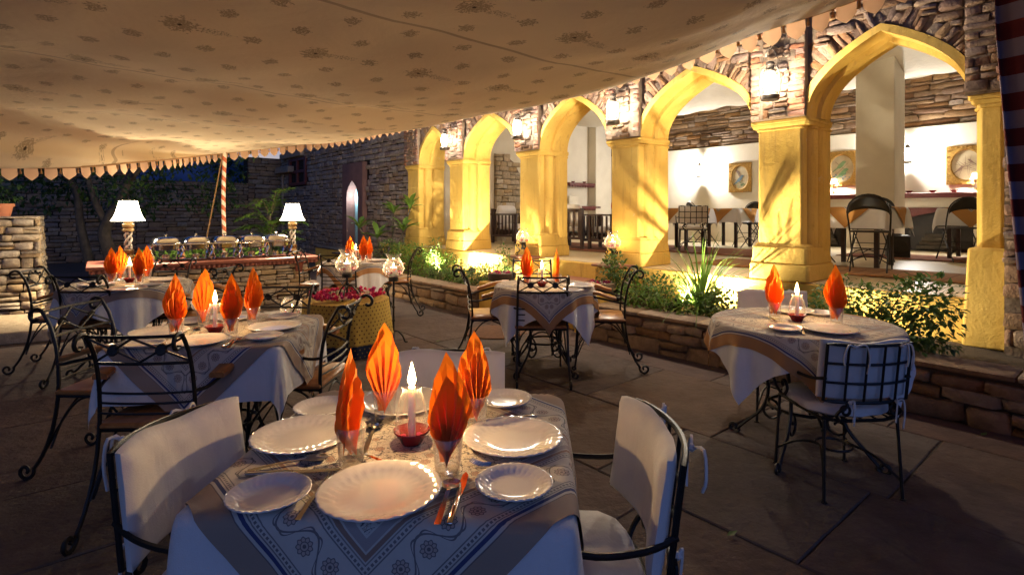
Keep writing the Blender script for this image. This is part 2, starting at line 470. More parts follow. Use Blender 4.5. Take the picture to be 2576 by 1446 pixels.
M['petal_white'] = simple('petal_white', (0.75, 0.72, 0.6), (0.7, 0.62, 0.4), 0.6, ns=30)
def wax():
    w = NM('wax'); w.set((0.9, 0.8, 0.68), 0.45); w.b.inputs['Subsurface Weight'].default_value = 0.6
    w.b.inputs['Subsurface Radius'].default_value = (0.03, 0.015, 0.008); w.b.inputs['Subsurface Scale'].default_value = 0.5
    return w.m
M['wax'] = wax()
M['flame'] = emis('flame', (1.0, 0.66, 0.26), 24.0, 0.35)
M['yellow'] = yellow_plaster()
M['plaster'] = simple('white_plaster', (0.74, 0.68, 0.57), (0.68, 0.62, 0.51), 0.85, ns=3, bump=0.25, bs=25, spec=0.2)
M['mortar'] = simple('lime_mortar', (0.25, 0.185, 0.13), (0.18, 0.13, 0.09), 0.95, ns=6, bump=0.8, bs=22, spec=0.1, bd=0.02)
M['mortar_dark'] = simple('earth_mortar', (0.045, 0.035, 0.028), (0.03, 0.024, 0.02), 0.95, ns=6, bump=0.8, bs=22, spec=0.1, bd=0.02)
M['stone_hall'] = stone_mat('hall_rubble', [(0.22, 0.14, 0.075), (0.16, 0.095, 0.05), (0.25, 0.165, 0.095), (0.19, 0.105, 0.05), (0.14, 0.08, 0.05), (0.23, 0.15, 0.09)])
TAN = [(0.30, 0.20, 0.115), (0.22, 0.14, 0.08), (0.34, 0.24, 0.15), (0.27, 0.155, 0.075), (0.20, 0.115, 0.075), (0.31, 0.215, 0.14), (0.25, 0.17, 0.11)]
M['stone'] = stone_mat('sandstone_rubble', TAN)
M['stone_arc'] = stone_mat('arcade_rubble', [(0.27, 0.17, 0.10), (0.22, 0.115, 0.068), (0.30, 0.20, 0.125), (0.19, 0.12, 0.08), (0.25, 0.14, 0.08), (0.31, 0.21, 0.125), (0.21, 0.11, 0.07)], 0.9)
M['stone_grey'] = stone_mat('grey_rubble', [(0.31, 0.25, 0.20), (0.25, 0.19, 0.15), (0.35, 0.27, 0.19), (0.24, 0.165, 0.125), (0.33, 0.235, 0.15), (0.28, 0.235, 0.205)], 0.8)
M['stone_pale'] = stone_mat('pale_rubble', [(0.45, 0.36, 0.25), (0.38, 0.29, 0.18), (0.47, 0.39, 0.29), (0.40, 0.28, 0.155), (0.35, 0.28, 0.20), (0.44, 0.34, 0.235)], 0.8)
M['stone_dark'] = stone_mat('dark_rubble', [(0.20, 0.165, 0.13), (0.15, 0.115, 0.09), (0.24, 0.18, 0.12), (0.14, 0.10, 0.078), (0.22, 0.155, 0.095)], 0.8)
M['brick'] = stone_mat('old_brick', [(0.28, 0.12, 0.07), (0.24, 0.11, 0.07), (0.31, 0.16, 0.10), (0.26, 0.15, 0.10)], 0.6)
M['flag'] = stone_mat('flagstone', [(0.096, 0.068, 0.055), (0.070, 0.046, 0.043), (0.108, 0.076, 0.058), (0.080, 0.050, 0.045), (0.092, 0.066, 0.058)], 1.0, 3.2)
M['soil'] = simple('soil', (0.05, 0.035, 0.022), (0.08, 0.055, 0.03), 0.95, ns=12, bump=0.8, bs=40, bd=0.02)
M['joint'] = simple('floor_joint', (0.06, 0.043, 0.033), (0.045, 0.033, 0.026), 0.95, ns=8, bump=0.6, bs=30)
M['redstone'] = simple('red_sandstone', (0.26, 0.075, 0.045), (0.20, 0.06, 0.04), 0.6, ns=5, bump=0.2, bs=40)
M['maroon'] = simple('maroon_paint', (0.12, 0.02, 0.018), (0.10, 0.018, 0.016), 0.5, ns=5, bump=0.1)
M['floor_in'] = simple('polished_floor', (0.66, 0.54, 0.34), (0.60, 0.48, 0.29), 0.35, ns=2.5, bump=0.05, bs=10)
M['ceil_cloth'] = cloth_mat('ceiling_cloth', (0.66, 0.60, 0.50), (0.60, 0.54, 0.44), bump=0.5, bs=100)
M['canopy'] = canopy_mat('printed_canopy')
M['scallop'] = cloth_mat('canopy_valance', (0.82, 0.54, 0.34), (0.74, 0.45, 0.26)); translucent(M['scallop'], .5)
M['tassel'] = cloth_mat('tassel_thread', (0.42, 0.24, 0.10), (0.33, 0.18, 0.07), bump=0.6, bs=200)
M['leaf'] = leaf_mat('leaf_green', (0.05, 0.115, 0.022), (0.11, 0.19, 0.04))
M['leaf_dark'] = leaf_mat('leaf_dark', (0.02, 0.05, 0.012), (0.04, 0.08, 0.02))
M['leaf_bright'] = leaf_mat('leaf_bright', (0.10, 0.20, 0.03), (0.16, 0.27, 0.045))
M['stem'] = simple('stem', (0.10, 0.075, 0.04), (0.07, 0.06, 0.03), 0.8)
M['bark'] = simple('bark', (0.085, 0.068, 0.05), (0.05, 0.04, 0.03), 0.9, ns=10, bump=0.7, bs=25)
M['lampshade'] = emis('lit_lampshade', (1.0, 0.86, 0.62), 9.0, 0.17); M['shade_opaque'] = emis('lit_lampshade_dense', (1.0, 0.9, 0.7), 6.0)
M['lantern_glow'] = emis('lantern_globe', (1.0, 0.95, 0.86), 50.0, 0.45)
M['lantern_metal'] = simple('lantern_metal', (0.06, 0.05, 0.045), (0.10, 0.08, 0.06), 0.45, 0.8, 30)
M['terracotta'] = simple('terracotta', (0.36, 0.13, 0.06), (0.30, 0.10, 0.05), 0.8, ns=8, bump=0.2)
M['gold'] = simple('gilt_frame', (0.42, 0.24, 0.05), (0.22, 0.12, 0.025), 0.4, 0.5, 45, 0.8, 60)
M['paper'] = simple('print_paper', (0.44, 0.35, 0.21), (0.36, 0.28, 0.16), 0.6, ns=9)
M['black'] = simple('black_metal', (0.016, 0.014, 0.013), (0.025, 0.02, 0.018), 0.35, 0.3, 20)
M['rug'] = None
# ------------------------------------------------------------------ masonry
_sv = {}
def stone_variants(mk, k=9):
    if mk in _sv: return _sv[mk]
    rr = random.Random(len(mk) * 7); out = []
    for q in range(k):
        mb = MB(); g = [-.5, -.36, .36, .5]; vs = []
        cut = [rr.uniform(0, .16) for _ in range(4)]
        for j in range(4):
            for i in range(4):
                eb = (i in (0, 3)) + (j in (0, 3))
                y = (-.5, -.43, -.32)[eb] + rr.uniform(-.09, .09)
                x = g[i] + rr.uniform(-.035, .035); z = g[j] + rr.uniform(-.05, .05)
                if eb == 2:
                    c = cut[(i == 3) * 2 + (j == 3)]; x *= 1 - c * .5; z *= 1 - c
                vs.append((x, y, z))
        fs = [(j * 4 + i, j * 4 + i + 1, j * 4 + i + 5, j * 4 + i + 4) for j in range(3) for i in range(3)]
        ring = [0, 1, 2, 3, 7, 11, 15, 14, 13, 12, 8, 4]
        for i_ in ring: vs.append((vs[i_][0] * .98, .5, vs[i_][2] * .98))
        for t in range(12):
            a, b = ring[t], ring[(t + 1) % 12]; fs.append((b, a, 16 + t, 16 + (t + 1) % 12))
        mb.add(vs, fs); me = mb.mesh('stone_shape', M[mk], True, 55); out.append(me)
    _sv[mk] = out
    return out
def place_stones(parent, items, mk, cap=300, name='stone'):
    """items: (x, y, z, w, depth, h, rot_y, rot_z) in the parent's frame; the largest in view are objects, the rest one mesh"""
    var = stone_variants(mk)
    c, s = cos(parent.rotation_euler.z), sin(parent.rotation_euler.z); L = parent.location
    pp = parent.parent
    def wp(x, y, z):
        p = Vector((L.x + x * c - y * s, L.y + x * s + y * c, L.z + z))
        if pp:
            c2, s2 = cos(pp.rotation_euler.z), sin(pp.rotation_euler.z)
            p = Vector((pp.location.x + p.x * c2 - p.y * s2, pp.location.y + p.x * s2 + p.y * c2, pp.location.z + p.z))
        return p
    def score(t):
        p = wp(t[0], t[1], t[2]); 
        if p.y < .3: return 0
        px = p.x / p.y * 1380 + 1288; py = 531 - (p.z - 1.4) / p.y * 1380
        k = 1 if (-60 < px < 2640 and -60 < py < 1500) else 0.01
        return t[3] * t[5] / (p.y * p.y) * k
    items = sorted(items, key=score, reverse=True)
    rr = random.Random(len(items))
    for t in items[:cap]:
        inst(rr.choice(var), name, parent, t[:3], rot=(0, t[6], t[7]), scale=(t[3], t[4], t[5]))
    rest = items[cap:]
    if rest:
        mb = MB()
        for t in rest:
            me = rr.choice(var); mt = Matrix.Translation(t[:3]) @ Matrix.Rotation(t[7], 4, 'Z') @ Matrix.Rotation(t[6], 4, 'Y') @ Matrix.Diagonal((t[3], t[4], t[5], 1))
            mb.add([mt @ v.co for v in me.vertices], [tuple(p.vertices) for p in me.polygons])
        o = mb.build('rubble_stones', M[mk], parent, ang=55); tag(o, kind='stuff')
def courses(x0, x1, z0, z1, y, hr, wr, depth, mask=None, seed=1, jit=.02, gap=.012, rz=0, proud=.012):
    rr = random.Random(seed); out = []; z = z0
    while z < z1 - .02:
        h = min(rr.uniform(*hr), z1 - z); x = x0 - rr.uniform(0, wr[0])
        while x < x1:
            w = rr.uniform(*wr); a, b = max(x, x0), min(x + w, x1); x += w
            if b - a < .05: continue
            subs = [(z, h)]
            if h > hr[0] * 1.5 and rr.random() < .3:
                k = rr.uniform(.4, .6); subs = [(z, h * k), (z + h * k, h * (1 - k))]
            for zz, hh in subs:
                cx, cz = (a + b) / 2, zz + hh / 2
                if mask and not mask(cx, cz, b - a, hh): continue
                out.append((cx + rr.uniform(-jit, jit) * .3, y + depth / 2 - proud - rr.uniform(0, proud * 1.6), cz + rr.uniform(-jit, jit) * .4,
                            (b - a) - gap, depth, hh - gap, rr.uniform(-.05, .05), rz + rr.uniform(-.03, .03)))
        z += h
    return out

# ------------------------------------------------------------------ courtyard ground
ground = MB()
ground.add([(-60, -40, .0065), (60, -40, .0065), (60, 60, .0065), (-60, 60, .0065)], [(0, 1, 2, 3)])
ground = tag(ground.build('courtyard_ground', M['joint'], smooth=False), kind='structure')
_fr = random.Random(3)
pave = bpy.data.objects.new('courtyard_paving', None); COL.objects.link(pave); pave['kind'] = 'structure'
pave.location = AF(0, 0, 0); pave.rotation_euler = (0, 0, RA)
flags = []
y = -5.0
while y < 4.9:
    h = _fr.uniform(.62, 1.05); x = -15.5 + _fr.uniform(-.5, 0)
    while x < 5.0:
        w = _fr.uniform(.75, 1.55); flags.append((x, y, w, h)); x += w
    y += h
for i, (x, y, w, h) in enumerate(flags):
    p = AF(x + w / 2, y + h / 2)
    mb = MB(); g = .004; jj = lambda: _fr.uniform(-.005, .005)
    t = .012 + _fr.uniform(0, .005)
    c = [(-w / 2 + g + jj(), -h / 2 + g + jj()), (w / 2 - g + jj(), -h / 2 + g + jj()), (w / 2 - g + jj(), h / 2 - g + jj()), (-w / 2 + g + jj(), h / 2 - g + jj())]
    # wavy, broken edges
    poly = []
    for k in range(4):
        a, b = c[k], c[(k + 1) % 4]
        for q in range(6):
            f = q / 6; e = _fr.uniform(-.004, .004) if q else 0
            dx, dy = b[0] - a[0], b[1] - a[1]; l = hypot(dx, dy)
            poly.append((a[0] + dx * f - dy / l * e, a[1] + dy * f + dx / l * e))
    nv = len(poly)
    vs = [(px, py, 0.001) for px, py in poly] + [(px, py, t - .005) for px, py in poly] + [(px * (1 - .006 / w * 2), py * (1 - .006 / h * 2), t) for px, py in poly]
    fs = [tuple(range(2 * nv, 3 * nv))]
    for r_ in range(2):
        for k in range(nv): l = (k + 1) % nv; fs.append((r_ * nv + k, r_ * nv + l, r_ * nv + nv + l, r_ * nv + nv + k))
    mb.add(vs, fs); mb.build('flagstone', M['flag'], pave, (x + w / 2, y + h / 2, 0), smooth=False)

# ------------------------------------------------------------------ arcade
ARC = thing('arcade', 'long rubble stone arcade with five yellow pointed arches along the courtyard', 'arcade', AF(0, N0), RA)
ZP = .68; ZC = 2.35; ZT = 4.4
XL = [-10.33, -8.75, -6.71, -4.82, -2.80, -.96]
CW = .46
def col_poly(xl, w, grow=0.0, y0=0.0):
    xc = xl + w / 2; h = w / 2
    pr = [(h - .02, 0), (h, .02), (h, .11), (h - .035, .125), (h - .035, .14), (h + .02, .16), (h + .045, .20), (h + .045, .27), (h + .02, .31), (h - .005, .325), (h - .005, .34), (h + .03, .36), (h + .055, .41), (h + .055, .58)]
    R_ = [(xc + x + grow, y - grow if y < .3 else y + grow * .6) for x, y in pr]
    L_ = [(xc - x - grow, y - grow if y < .3 else y + grow * .6) for x, y in reversed(pr)]
    return [(x, y + y0) for x, y in (R_ + L_)]
def box_poly(xl, w, grow, y0=0, dep=.58):
    a, b = xl - grow - .03, xl + w + grow + .03
    return [(a + .02, y0 - grow), (b - .02, y0 - grow), (b, y0 - grow + .02), (b, dep + grow * .5), (a, dep + grow * .5), (a, y0 - grow + .02)]
for i, xl in enumerate(XL):
    w = CW if i < 5 else .16
    mb = MB(); mb.prism(col_poly(xl, w), ZP + .30, ZC - .10)
    # slight vertical entasis cuts so that the limewash catches light
    col = mb.build('column', M['yellow'], ARC, bevel=.012)
    pl = MB(); pl.prism(box_poly(xl, w, .05), ZP + .002, ZP + .17, sc1=.985); pl.prism(box_poly(xl, w, .034), ZP + .17, ZP + .345, sc1=.95)
    pl.prism(box_poly(xl, w, .012), ZP + .345, ZP + .38, sc1=.93)
    pl.build('plinth', M['yellow'], col, bevel=.012)
    cp = MB(); cp.prism(col_poly(xl, w, .012), ZC - .105, ZC - .075); cp.prism(box_poly(xl, w, .015), ZC - .075, ZC - .035, sc1=1.07)
    cp.prism(box_poly(xl, w, .038), ZC - .035, ZC + .005)
    cp.build('capital', M['yellow'], col, bevel=.01)

def arch_curve(xa, xb, z0, rise, n=14):
    hw = (xb - xa) / 2; xc = (xa + xb) / 2; P = [(hw, 0), (hw * 1.0, rise * .46), (hw * .54, rise * .76), (0, rise)]
    half = []
    for i in range(n + 1):
        t = i / n; k = [(1 - t) ** 3, 3 * t * (1 - t) ** 2, 3 * t * t * (1 - t), t ** 3]
        half.append((sum(k[j] * P[j][0] for j in range(4)), sum(k[j] * P[j][1] for j in range(4))))
    right = [(xc + x, z0 + z) for x, z in half]; left = [(xc - x, z0 + z) for x, z in half]
    return left + right[::-1][1:]                            # left spring -> apex -> right spring
BAYS = []
arc_items = []; vou_items = []
wall = MB()
for i in range(5):
    xa, xb = XL[i] + CW + .05, XL[i + 1] - .05
    rise = .70 if i > 0 else .66
    cv = arch_curve(xa, xb, ZC, rise); BAYS.append((xa, xb, cv, rise))
    # yellow arch ring swept along the curve
    prof = [(.075, .015), (.07, -.022), (.0, -.028), (-.004, .20), (-.045, .215), (-.045, .36), (.0, .375), (.0, .585), (.08, .59)]
    mb = MB(); vs = []; m = len(cv)
    for k in range(m):
        a = cv[max(k - 1, 0)]; b = cv[min(k + 1, m - 1)]
        tx, tz = b[0] - a[0], b[1] - a[1]; l = hypot(tx, tz); nx, nz = -tz / l, tx / l
        for off, yy in prof: vs.append((cv[k][0] + nx * off, yy, cv[k][1] + nz * off))
    q = len(prof); fs = [(k * q + j, k * q + j + 1, (k + 1) * q + j + 1, (k + 1) * q + j) for k in range(m - 1) for j in range(q - 1)]
    mb.add(vs, fs); mb.build('arch_ring', M['yellow'], ARC, ang=50)
    # masonry above the ring, front and back faces
    for yy, off in ((0.012, .03), (.57, .03)):
        o = len(wall.v); pts = []
        for k in range(m):
            a = cv[max(k - 1, 0)]; b = cv[min(k + 1, m - 1)]; tx, tz = b[0] - a[0], b[1] - a[1]; l = hypot(tx, tz)
            pts.append((cv[k][0] - tz / l * off, cv[k][1] + tx / l * off))
        wall.add([(x, yy, z) for x, z in pts] + [(x, yy, ZT) for x, z in pts], [(k, k + 1, m + k + 1, m + k) for k in range(m - 1)])
    # voussoir stones
    rr = random.Random(40 + i); L = 0; k = 0; acc = [0]
    for k in range(1, m): acc.append(acc[-1] + hypot(cv[k][0] - cv[k - 1][0], cv[k][1] - cv[k - 1][1]))
    pos = .02
    while pos < acc[-1] - .02:
        wd = rr.uniform(.03, .068); s_ = pos + wd / 2; pos += wd
        k = next((j for j in range(1, m) if acc[j] >= s_), m - 1); f = (s_ - acc[k - 1]) / max(acc[k] - acc[k - 1], 1e-6)
        x = cv[k - 1][0] + (cv[k][0] - cv[k - 1][0]) * f; z = cv[k - 1][1] + (cv[k][1] - cv[k - 1][1]) * f
        tx, tz = cv[k][0] - cv[k - 1][0], cv[k][1] - cv[k - 1][1]; l = hypot(tx, tz); nx, nz = -tz / l, tx / l
        # tilt the stones towards upright near the apex
        ln = rr.uniform(.10, .27)
        lim = XL[i] + CW + .13, XL[i + 1] - .11
        cx, cz = x + nx * (ln / 2 + .07), z + nz * (ln / 2 + .07)
        if z < ZC + .14: continue
        ang = atan2(nx, nz)
        ex = cx + nx * ln / 2
        if ex < lim[0] - .06 or ex > lim[1] + .06:
            ln *= .55; cx, cz = x + nx * (ln / 2 + .07), z + nz * (ln / 2 + .07)
        vou_items.append((cx, .066 - rr.uniform(.0, .03), cz, wd * 1.22, .12, ln, ang + rr.uniform(-.12, .12), rr.uniform(-.08, .08)))
    for k in range(3, m - 3):                               # small packing stones between the long ones
        for q in range(3):
            a = cv[k - 1]; b = cv[k + 1]; tx, tz = b[0] - a[0], b[1] - a[1]; l = hypot(tx, tz); nx, nz = -tz / l, tx / l
            ln = rr.uniform(.12, .42); x, z = cv[k][0] + nx * ln + rr.uniform(-.04, .04), cv[k][1] + nz * ln
            if XL[i] + CW + .08 < x < XL[i + 1] - .07 and z > ZC + .16: vou_items.append((x, .078 - rr.uniform(0, .012), z, rr.uniform(.06, .13), .12, rr.uniform(.06, .13), rr.uniform(-.8, .8), 0))
    def mask(cx, cz, w_, h_, cv=cv, xa=xa, xb=xb):
        d = min(hypot(cx - p[0], cz - p[1]) for p in cv)
        xc = (xa + xb) / 2
        # above the curve?
        zc = max((p[1] for p in cv if abs(p[0] - cx) < .12), default=ZC)
        return d > .22 and cz > zc
    arc_items += courses(XL[i] + CW + .12, XL[i + 1] - .1, ZC + .1, ZT, .012, (.05, .10), (.09, .26), .12, mask, seed=60 + i, proud=.022)
wall.build('spandrel_masonry', M['mortar'], ARC, smooth=False)
# piers above the capitals
for i, xl in enumerate(XL[:5]):
    xa, xb = xl - .048, xl + CW + .048
    pm = MB(); pm.box(((xa + xb) / 2, -.02, (ZC + .006 + ZT) / 2), (xb - xa, .08, ZT - ZC - .006)); pm.box((xl + CW / 2, .31, (ZC + .008 + ZT) / 2), (CW - .02, .54, ZT - ZC - .008))
    pier = pm.build('pier', M['mortar'], ARC, bevel=.01)
    rr = random.Random(90 + i)
    br = []; z = ZC + .01
    while z < ZT:
        for side in (-1, 1):
            wd = rr.choice((.10, .17)); x = xa + wd / 2 if side < 0 else xb - wd / 2
            if rr.random() < .88: br.append((x, -.022 - rr.uniform(.0, .012), z + .03, wd - .008, .09, .052, rr.uniform(-.04, .04), rr.uniform(-.04, .04)))
        z += .062
    place_stones(pier, br, 'brick', 60, 'brick')
    mid = courses(xa + .14, xb - .14, ZC + .02, ZT, -.062, (.05, .10), (.09, .2), .09, lambda cx, cz, w_, h_: rr.random() < .8, seed=120 + i, proud=.014)
    place_stones(pier, mid, 'stone_arc', 60)
place_stones(ARC, vou_items + arc_items, 'stone_arc', 290)
# the heavy end pier at the right
pm = MB(); pm.box((.55, .27, ZT / 2), (2.66, .86, ZT)); epier = pm.build('end_pier', M['mortar'], ARC)
pm = MB(); pm.box((-.89, .26, (ZC + ZT) / 2 + .004), (.30, .62, ZT - ZC)); pm.build('pier', M['mortar'], ARC)
place_stones(ARC, courses(-1.04, -.76, ZC + .01, ZT, -.052, (.05, .12), (.1, .25), .1, None, seed=151, proud=.016), 'stone_arc', 60)
it = courses(-.78, 1.9, .36, ZT, -.16, (.07, .15), (.14, .40), .12, None, seed=150, proud=.03)
place_stones(epier, [t for t in it if t[2] > ZC - .15 or random.random() < .75], 'stone_arc', 160)
rr = random.Random(5); br = []
z = ZC + .05
while z < ZT:
    br.append((-.70, -.19, z + .03, .2 + rr.uniform(-.03, .03), .10, .058, rr.uniform(-.05, .05), rr.uniform(-.05, .05))); z += .068
place_stones(epier, br, 'brick', 60, 'brick')
# right-hand flare of the last half column
fl = MB(); fl.prism([(-1.05, -.13), (-.72, -.13), (-.72, .25), (-1.05, .25)], .30, 1.10, sc1=.80); fl.build('column_foot', M['yellow'], ARC, bevel=.02)

# ------------------------------------------------------------------ far stone walls
SW = thing('stone_wall', 'tall rubble stone wall with a blue doorway beside the yellow arcade', 'wall', AF(-10.4, N0), RA)
def sdist(px, n=N0):                                        # distance along the arcade line seen at px
    t = (px - 1288) / 1380.0
    return (_n.x * n - t * _n.y * n) / (AX.x + t * _u.y)
d0, d1 = -sdist(862) + 10.4, -sdist(912) + 10.4
w0, w1 = -sdist(721) + 10.4, -sdist(763) + 10.4
LW = -(18.9 - 10.4)
mb = MB()
mb.box(((LW + .1) / 2, .60, 2.4), (-(LW) + .1, .5, 4.8)); mb.box(((LW + d0) / 2, .24, 2.4), (d0 - LW, .24, 4.8)); mb.box(((d1 + .1) / 2, .24, 2.4), (.1 - d1, .24, 4.8)); mb.box(((d0 + d1) / 2, .24, 3.7), (d1 - d0, .24, 2.2)); mb.build('wall_core', M['mortar_dark'], SW, smooth=False)
def wmask(cx, cz, w_, h_):
    if d0 - .02 < cx < d1 + .02 and .3 < cz < 2.62: return False
    if w0 - .02 < cx < w1 + .02 and 2.2 < cz < 3.02: return False
    return True
place_stones(SW, courses(LW, .06, 0, 4.6, .12, (.09, .17), (.13, .34), .16, wmask, seed=7, proud=.02), 'stone_grey', 300)
dm = (d0 + d1) / 2; dw = d1 - d0
# door surround with a pointed opening
fr_ = MB(); cv = arch_curve(-.34, .34, 1.75, .42, 8); m = len(cv)
outer = [(-dw / 2, .5)] + [(-dw / 2, 1.75 + (2.6 - 1.75) * t) for t in (0, .5, 1)] + [(dw / 2 * t, 2.6) for t in (-.5, 0, .5)] + [(dw / 2, 2.6 - (2.6 - 1.75) * t) for t in (0, .5, 1)] + [(dw / 2, .5)]
inner = [(-.34, .5)] + [cv[int(round(t * (m - 1)))] for t in [j / 8 for j in range(9)]] + [(.34, .5)]
nn = len(outer)
for yy in (-.02,):
    fr_.add([(x, yy, z) for x, z in outer] + [(x, yy, z) for x, z in inner[:nn]] + [(x, .3, z) for x, z in inner[:nn]] + [(x, .3, z) for x, z in outer],
            [(k, k + 1, nn + k + 1, nn + k) for k in range(nn - 1)] + [(nn + k, nn + k + 1, 2 * nn + k + 1, 2 * nn + k) for k in range(nn - 1)] + [(3 * nn + k, 3 * nn + k + 1, k + 1, k) for k in range(nn - 1)])
M['pinkstone'] = simple('pink_sandstone', (0.22, 0.11, 0.085), (0.18, 0.09, 0.07), .8, ns=6, bump=.4)
M['teal'] = simple('pale_blue_paint', (0.30, 0.46, 0.48), (0.26, 0.40, 0.43), .5, ns=4, bump=.1)
M['teal_dark'] = simple('blue_shadow_paint', (0.05, 0.09, 0.13), None, .5)  # darker blue for the right door panel and the window pane
frm = fr_.build('door_surround', M['pinkstone'], SW, (dm, .02, 0), smooth=False, solid=.02)
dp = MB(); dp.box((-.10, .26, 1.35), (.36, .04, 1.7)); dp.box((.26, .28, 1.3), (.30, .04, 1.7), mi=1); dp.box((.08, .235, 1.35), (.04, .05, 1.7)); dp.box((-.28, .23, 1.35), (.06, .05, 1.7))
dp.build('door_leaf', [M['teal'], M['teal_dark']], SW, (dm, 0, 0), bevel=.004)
# carved lattice window
wm = (w0 + w1) / 2; ww = w1 - w0; jw = MB()
for x in (-ww / 2 + .06, 0, ww / 2 - .06): jw.box((x, .04, 2.62), (.12 if x else .09, .10, .84))
for z in (2.24, 2.62, 3.0): jw.box((0, .045, z), (ww, .09, .09))
win = jw.build('window', M['maroon'], SW, (wm, .06, 0), bevel=.006)
jl = MB()
for a in range(13):
    for b in range(8):
        x = -ww / 2 + .1 + (ww - .2) * a / 12; z = 2.28 + .68 * b / 7
        jl.tube([(x - .045, .07, z - .045), (x + .045, .07, z + .045)], .012, 4); jl.tube([(x - .045, .075, z + .045), (x + .045, .075, z - .045)], .012, 4)
jl.build('lattice', M['maroon'], win)
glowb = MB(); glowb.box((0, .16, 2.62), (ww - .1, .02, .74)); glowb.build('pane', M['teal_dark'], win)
lt = MB(); lt.box((wm - .35, .02, 3.16), (1.9, .14, .17), ch=.01); lt.build('lintel', M['stone_grey'], SW)
sl = MB(); sl.box((LW + .62, .0, 2.72), (1.25, .2, .2), ch=.012); sl.build('corner_lintel', M['stone_grey'], SW)
pipe = MB(); pipe.tube([(LW + .28, .06, .3), (LW + .28, .06, 2.6)], .03, 8); pipe.build('drain_pipe', M['stone_grey'], SW)
lamp('doorway_light', SW, (dm - .12, .10, 1.75), 7, (.75, .9, 1.0), .05)

BW = thing('stone_wall', 'long dark rubble wall closing the courtyard behind the tree and buffet', 'wall', AF(-18.9, N0), RA + pi / 2)
mb = MB(); mb.box((-2.3, .3, 1.15), (3.4, .4, 2.3)); mb.box((-8.8, .3, 1.6), (9.8, .4, 3.2)); mb.box((-.28, .32, 1.57), (1.3, .42, 3.14)); mb.build('wall_core', M['mortar_dark'], BW, smooth=False)
it = courses(-13.6, -3.9, 0, 3.2, .1, (.09, .19), (.18, .52), .18, None, seed=23, proud=.025) + courses(-3.9, -.9, 0, 2.3, .1, (.09, .19), (.18, .52), .18, None, seed=21, proud=.025) + courses(-.9, .36, 0, 3.14, .1, (.09, .19), (.18, .5), .18, None, seed=22, proud=.025)
place_stones(BW, it, 'stone_dark', 300)
M['bluewall'] = simple('blue_wall', (0.06, 0.13, 0.34), (0.05, 0.11, 0.28), .8, ns=3, bump=.2)
bb = thing('house', 'plain blue painted house rising behind the dark courtyard wall', 'house', AF(-24.5, 3.2), RA)
mb = MB(); mb.box((0, 0, 1.65), (4, 9, 3.3)); mb.build('wall', M['bluewall'], bb, bevel=.02)
mb = MB(); mb.box((0, 0, 3.36), (4.2, 9.2, .12)); mb.build('parapet', M['bluewall'], bb, bevel=.02)

# battered stone pillar at the far left
LP = thing('stone_pillar', 'pale battered dry stone pillar lit by the lamp at left edge', 'pillar', (-7.05, 7.06, 0), radians(38))
mb = MB(); mb.prism([(-.8, .06), (.72, .06), (.72, 1.5), (-.8, 1.5)], 0, 1.31, sc1=.94); mb.build('pillar_core', M['mortar_dark'], LP, smooth=False)
it = []
for t in courses(-.86, .78, 0, 1.33, .0, (.07, .14), (.12, .34), .2, None, seed=31, proud=.02):
    k = 1 - .055 * t[2]; it.append((t[0] * k, t[1] + .045 * t[2], t[2]) + t[3:])
place_stones(LP, it, 'stone_pale', 200)
it = []
for t in courses(0, 1.5, 0, 1.33, .0, (.07, .14), (.12, .34), .2, None, seed=32, proud=.02):
    it.append((.78 - .05 * t[2] - .1, t[0] + .08, t[2], t[3], t[4], t[5], t[6], pi / 2 + t[7]))
place_stones(LP, it, 'stone_pale', 60, 'side_stone')
pot = thing('flower_pot', 'terracotta pot with a small shrub standing on the pale stone pillar', 'plant pot', (-7.0, 7.45, 1.30))
mb = MB(); mb.lathe([(.10, 0), (.14, .02), (.17, .16), (.185, .16), (.185, .20), (.15, .20), (.14, .15)], 18, cap1=True); mb.build('pot', M['terracotta'], pot)
def leaves_blob(mb, c, r, n, L, w, rr, flat=1.0, mi=0):
    for _ in range(n):
        while True:
            p = Vector((rr.uniform(-1, 1), rr.uniform(-1, 1), rr.uniform(-1, 1)))
            if p.length < 1 and rr.random() < .25 + p.length: break
        q = Vector((c[0] + p.x * r[0], c[1] + p.y * r[1], c[2] + p.z * r[2]))
        d = (p + Vector((rr.uniform(-.8, .8), rr.uniform(-.8, .8), rr.uniform(-.7, .5)))).normalized()
        l = L * rr.uniform(.6, 1.25); mb.leaf(q, d, (rr.uniform(-.4, .4), rr.uniform(-.4, .4), 1), l, l * w * rr.uniform(.8, 1.2), rr.uniform(.0, .35), mi)
mb = MB(); leaves_blob(mb, (0, 0, .38), (.24, .24, .22), 260, .09, .5, random.Random(4)); mb.build('foliage', M['leaf_dark'], pot, smooth=False)
# broad stone step at the left
st = MB(); st.prism([(-2.2, -.6), (.62, -.66), (.72, .50), (.60, .62), (-2.2, .7)], .0, .13); st = st.build('stone_step', M['stone_pale'], None, (-5.55, 6.25, 0.012), radians(30), bevel=.015)
tag(st, 'wide pale stone step on the floor below the left pillar', 'step')
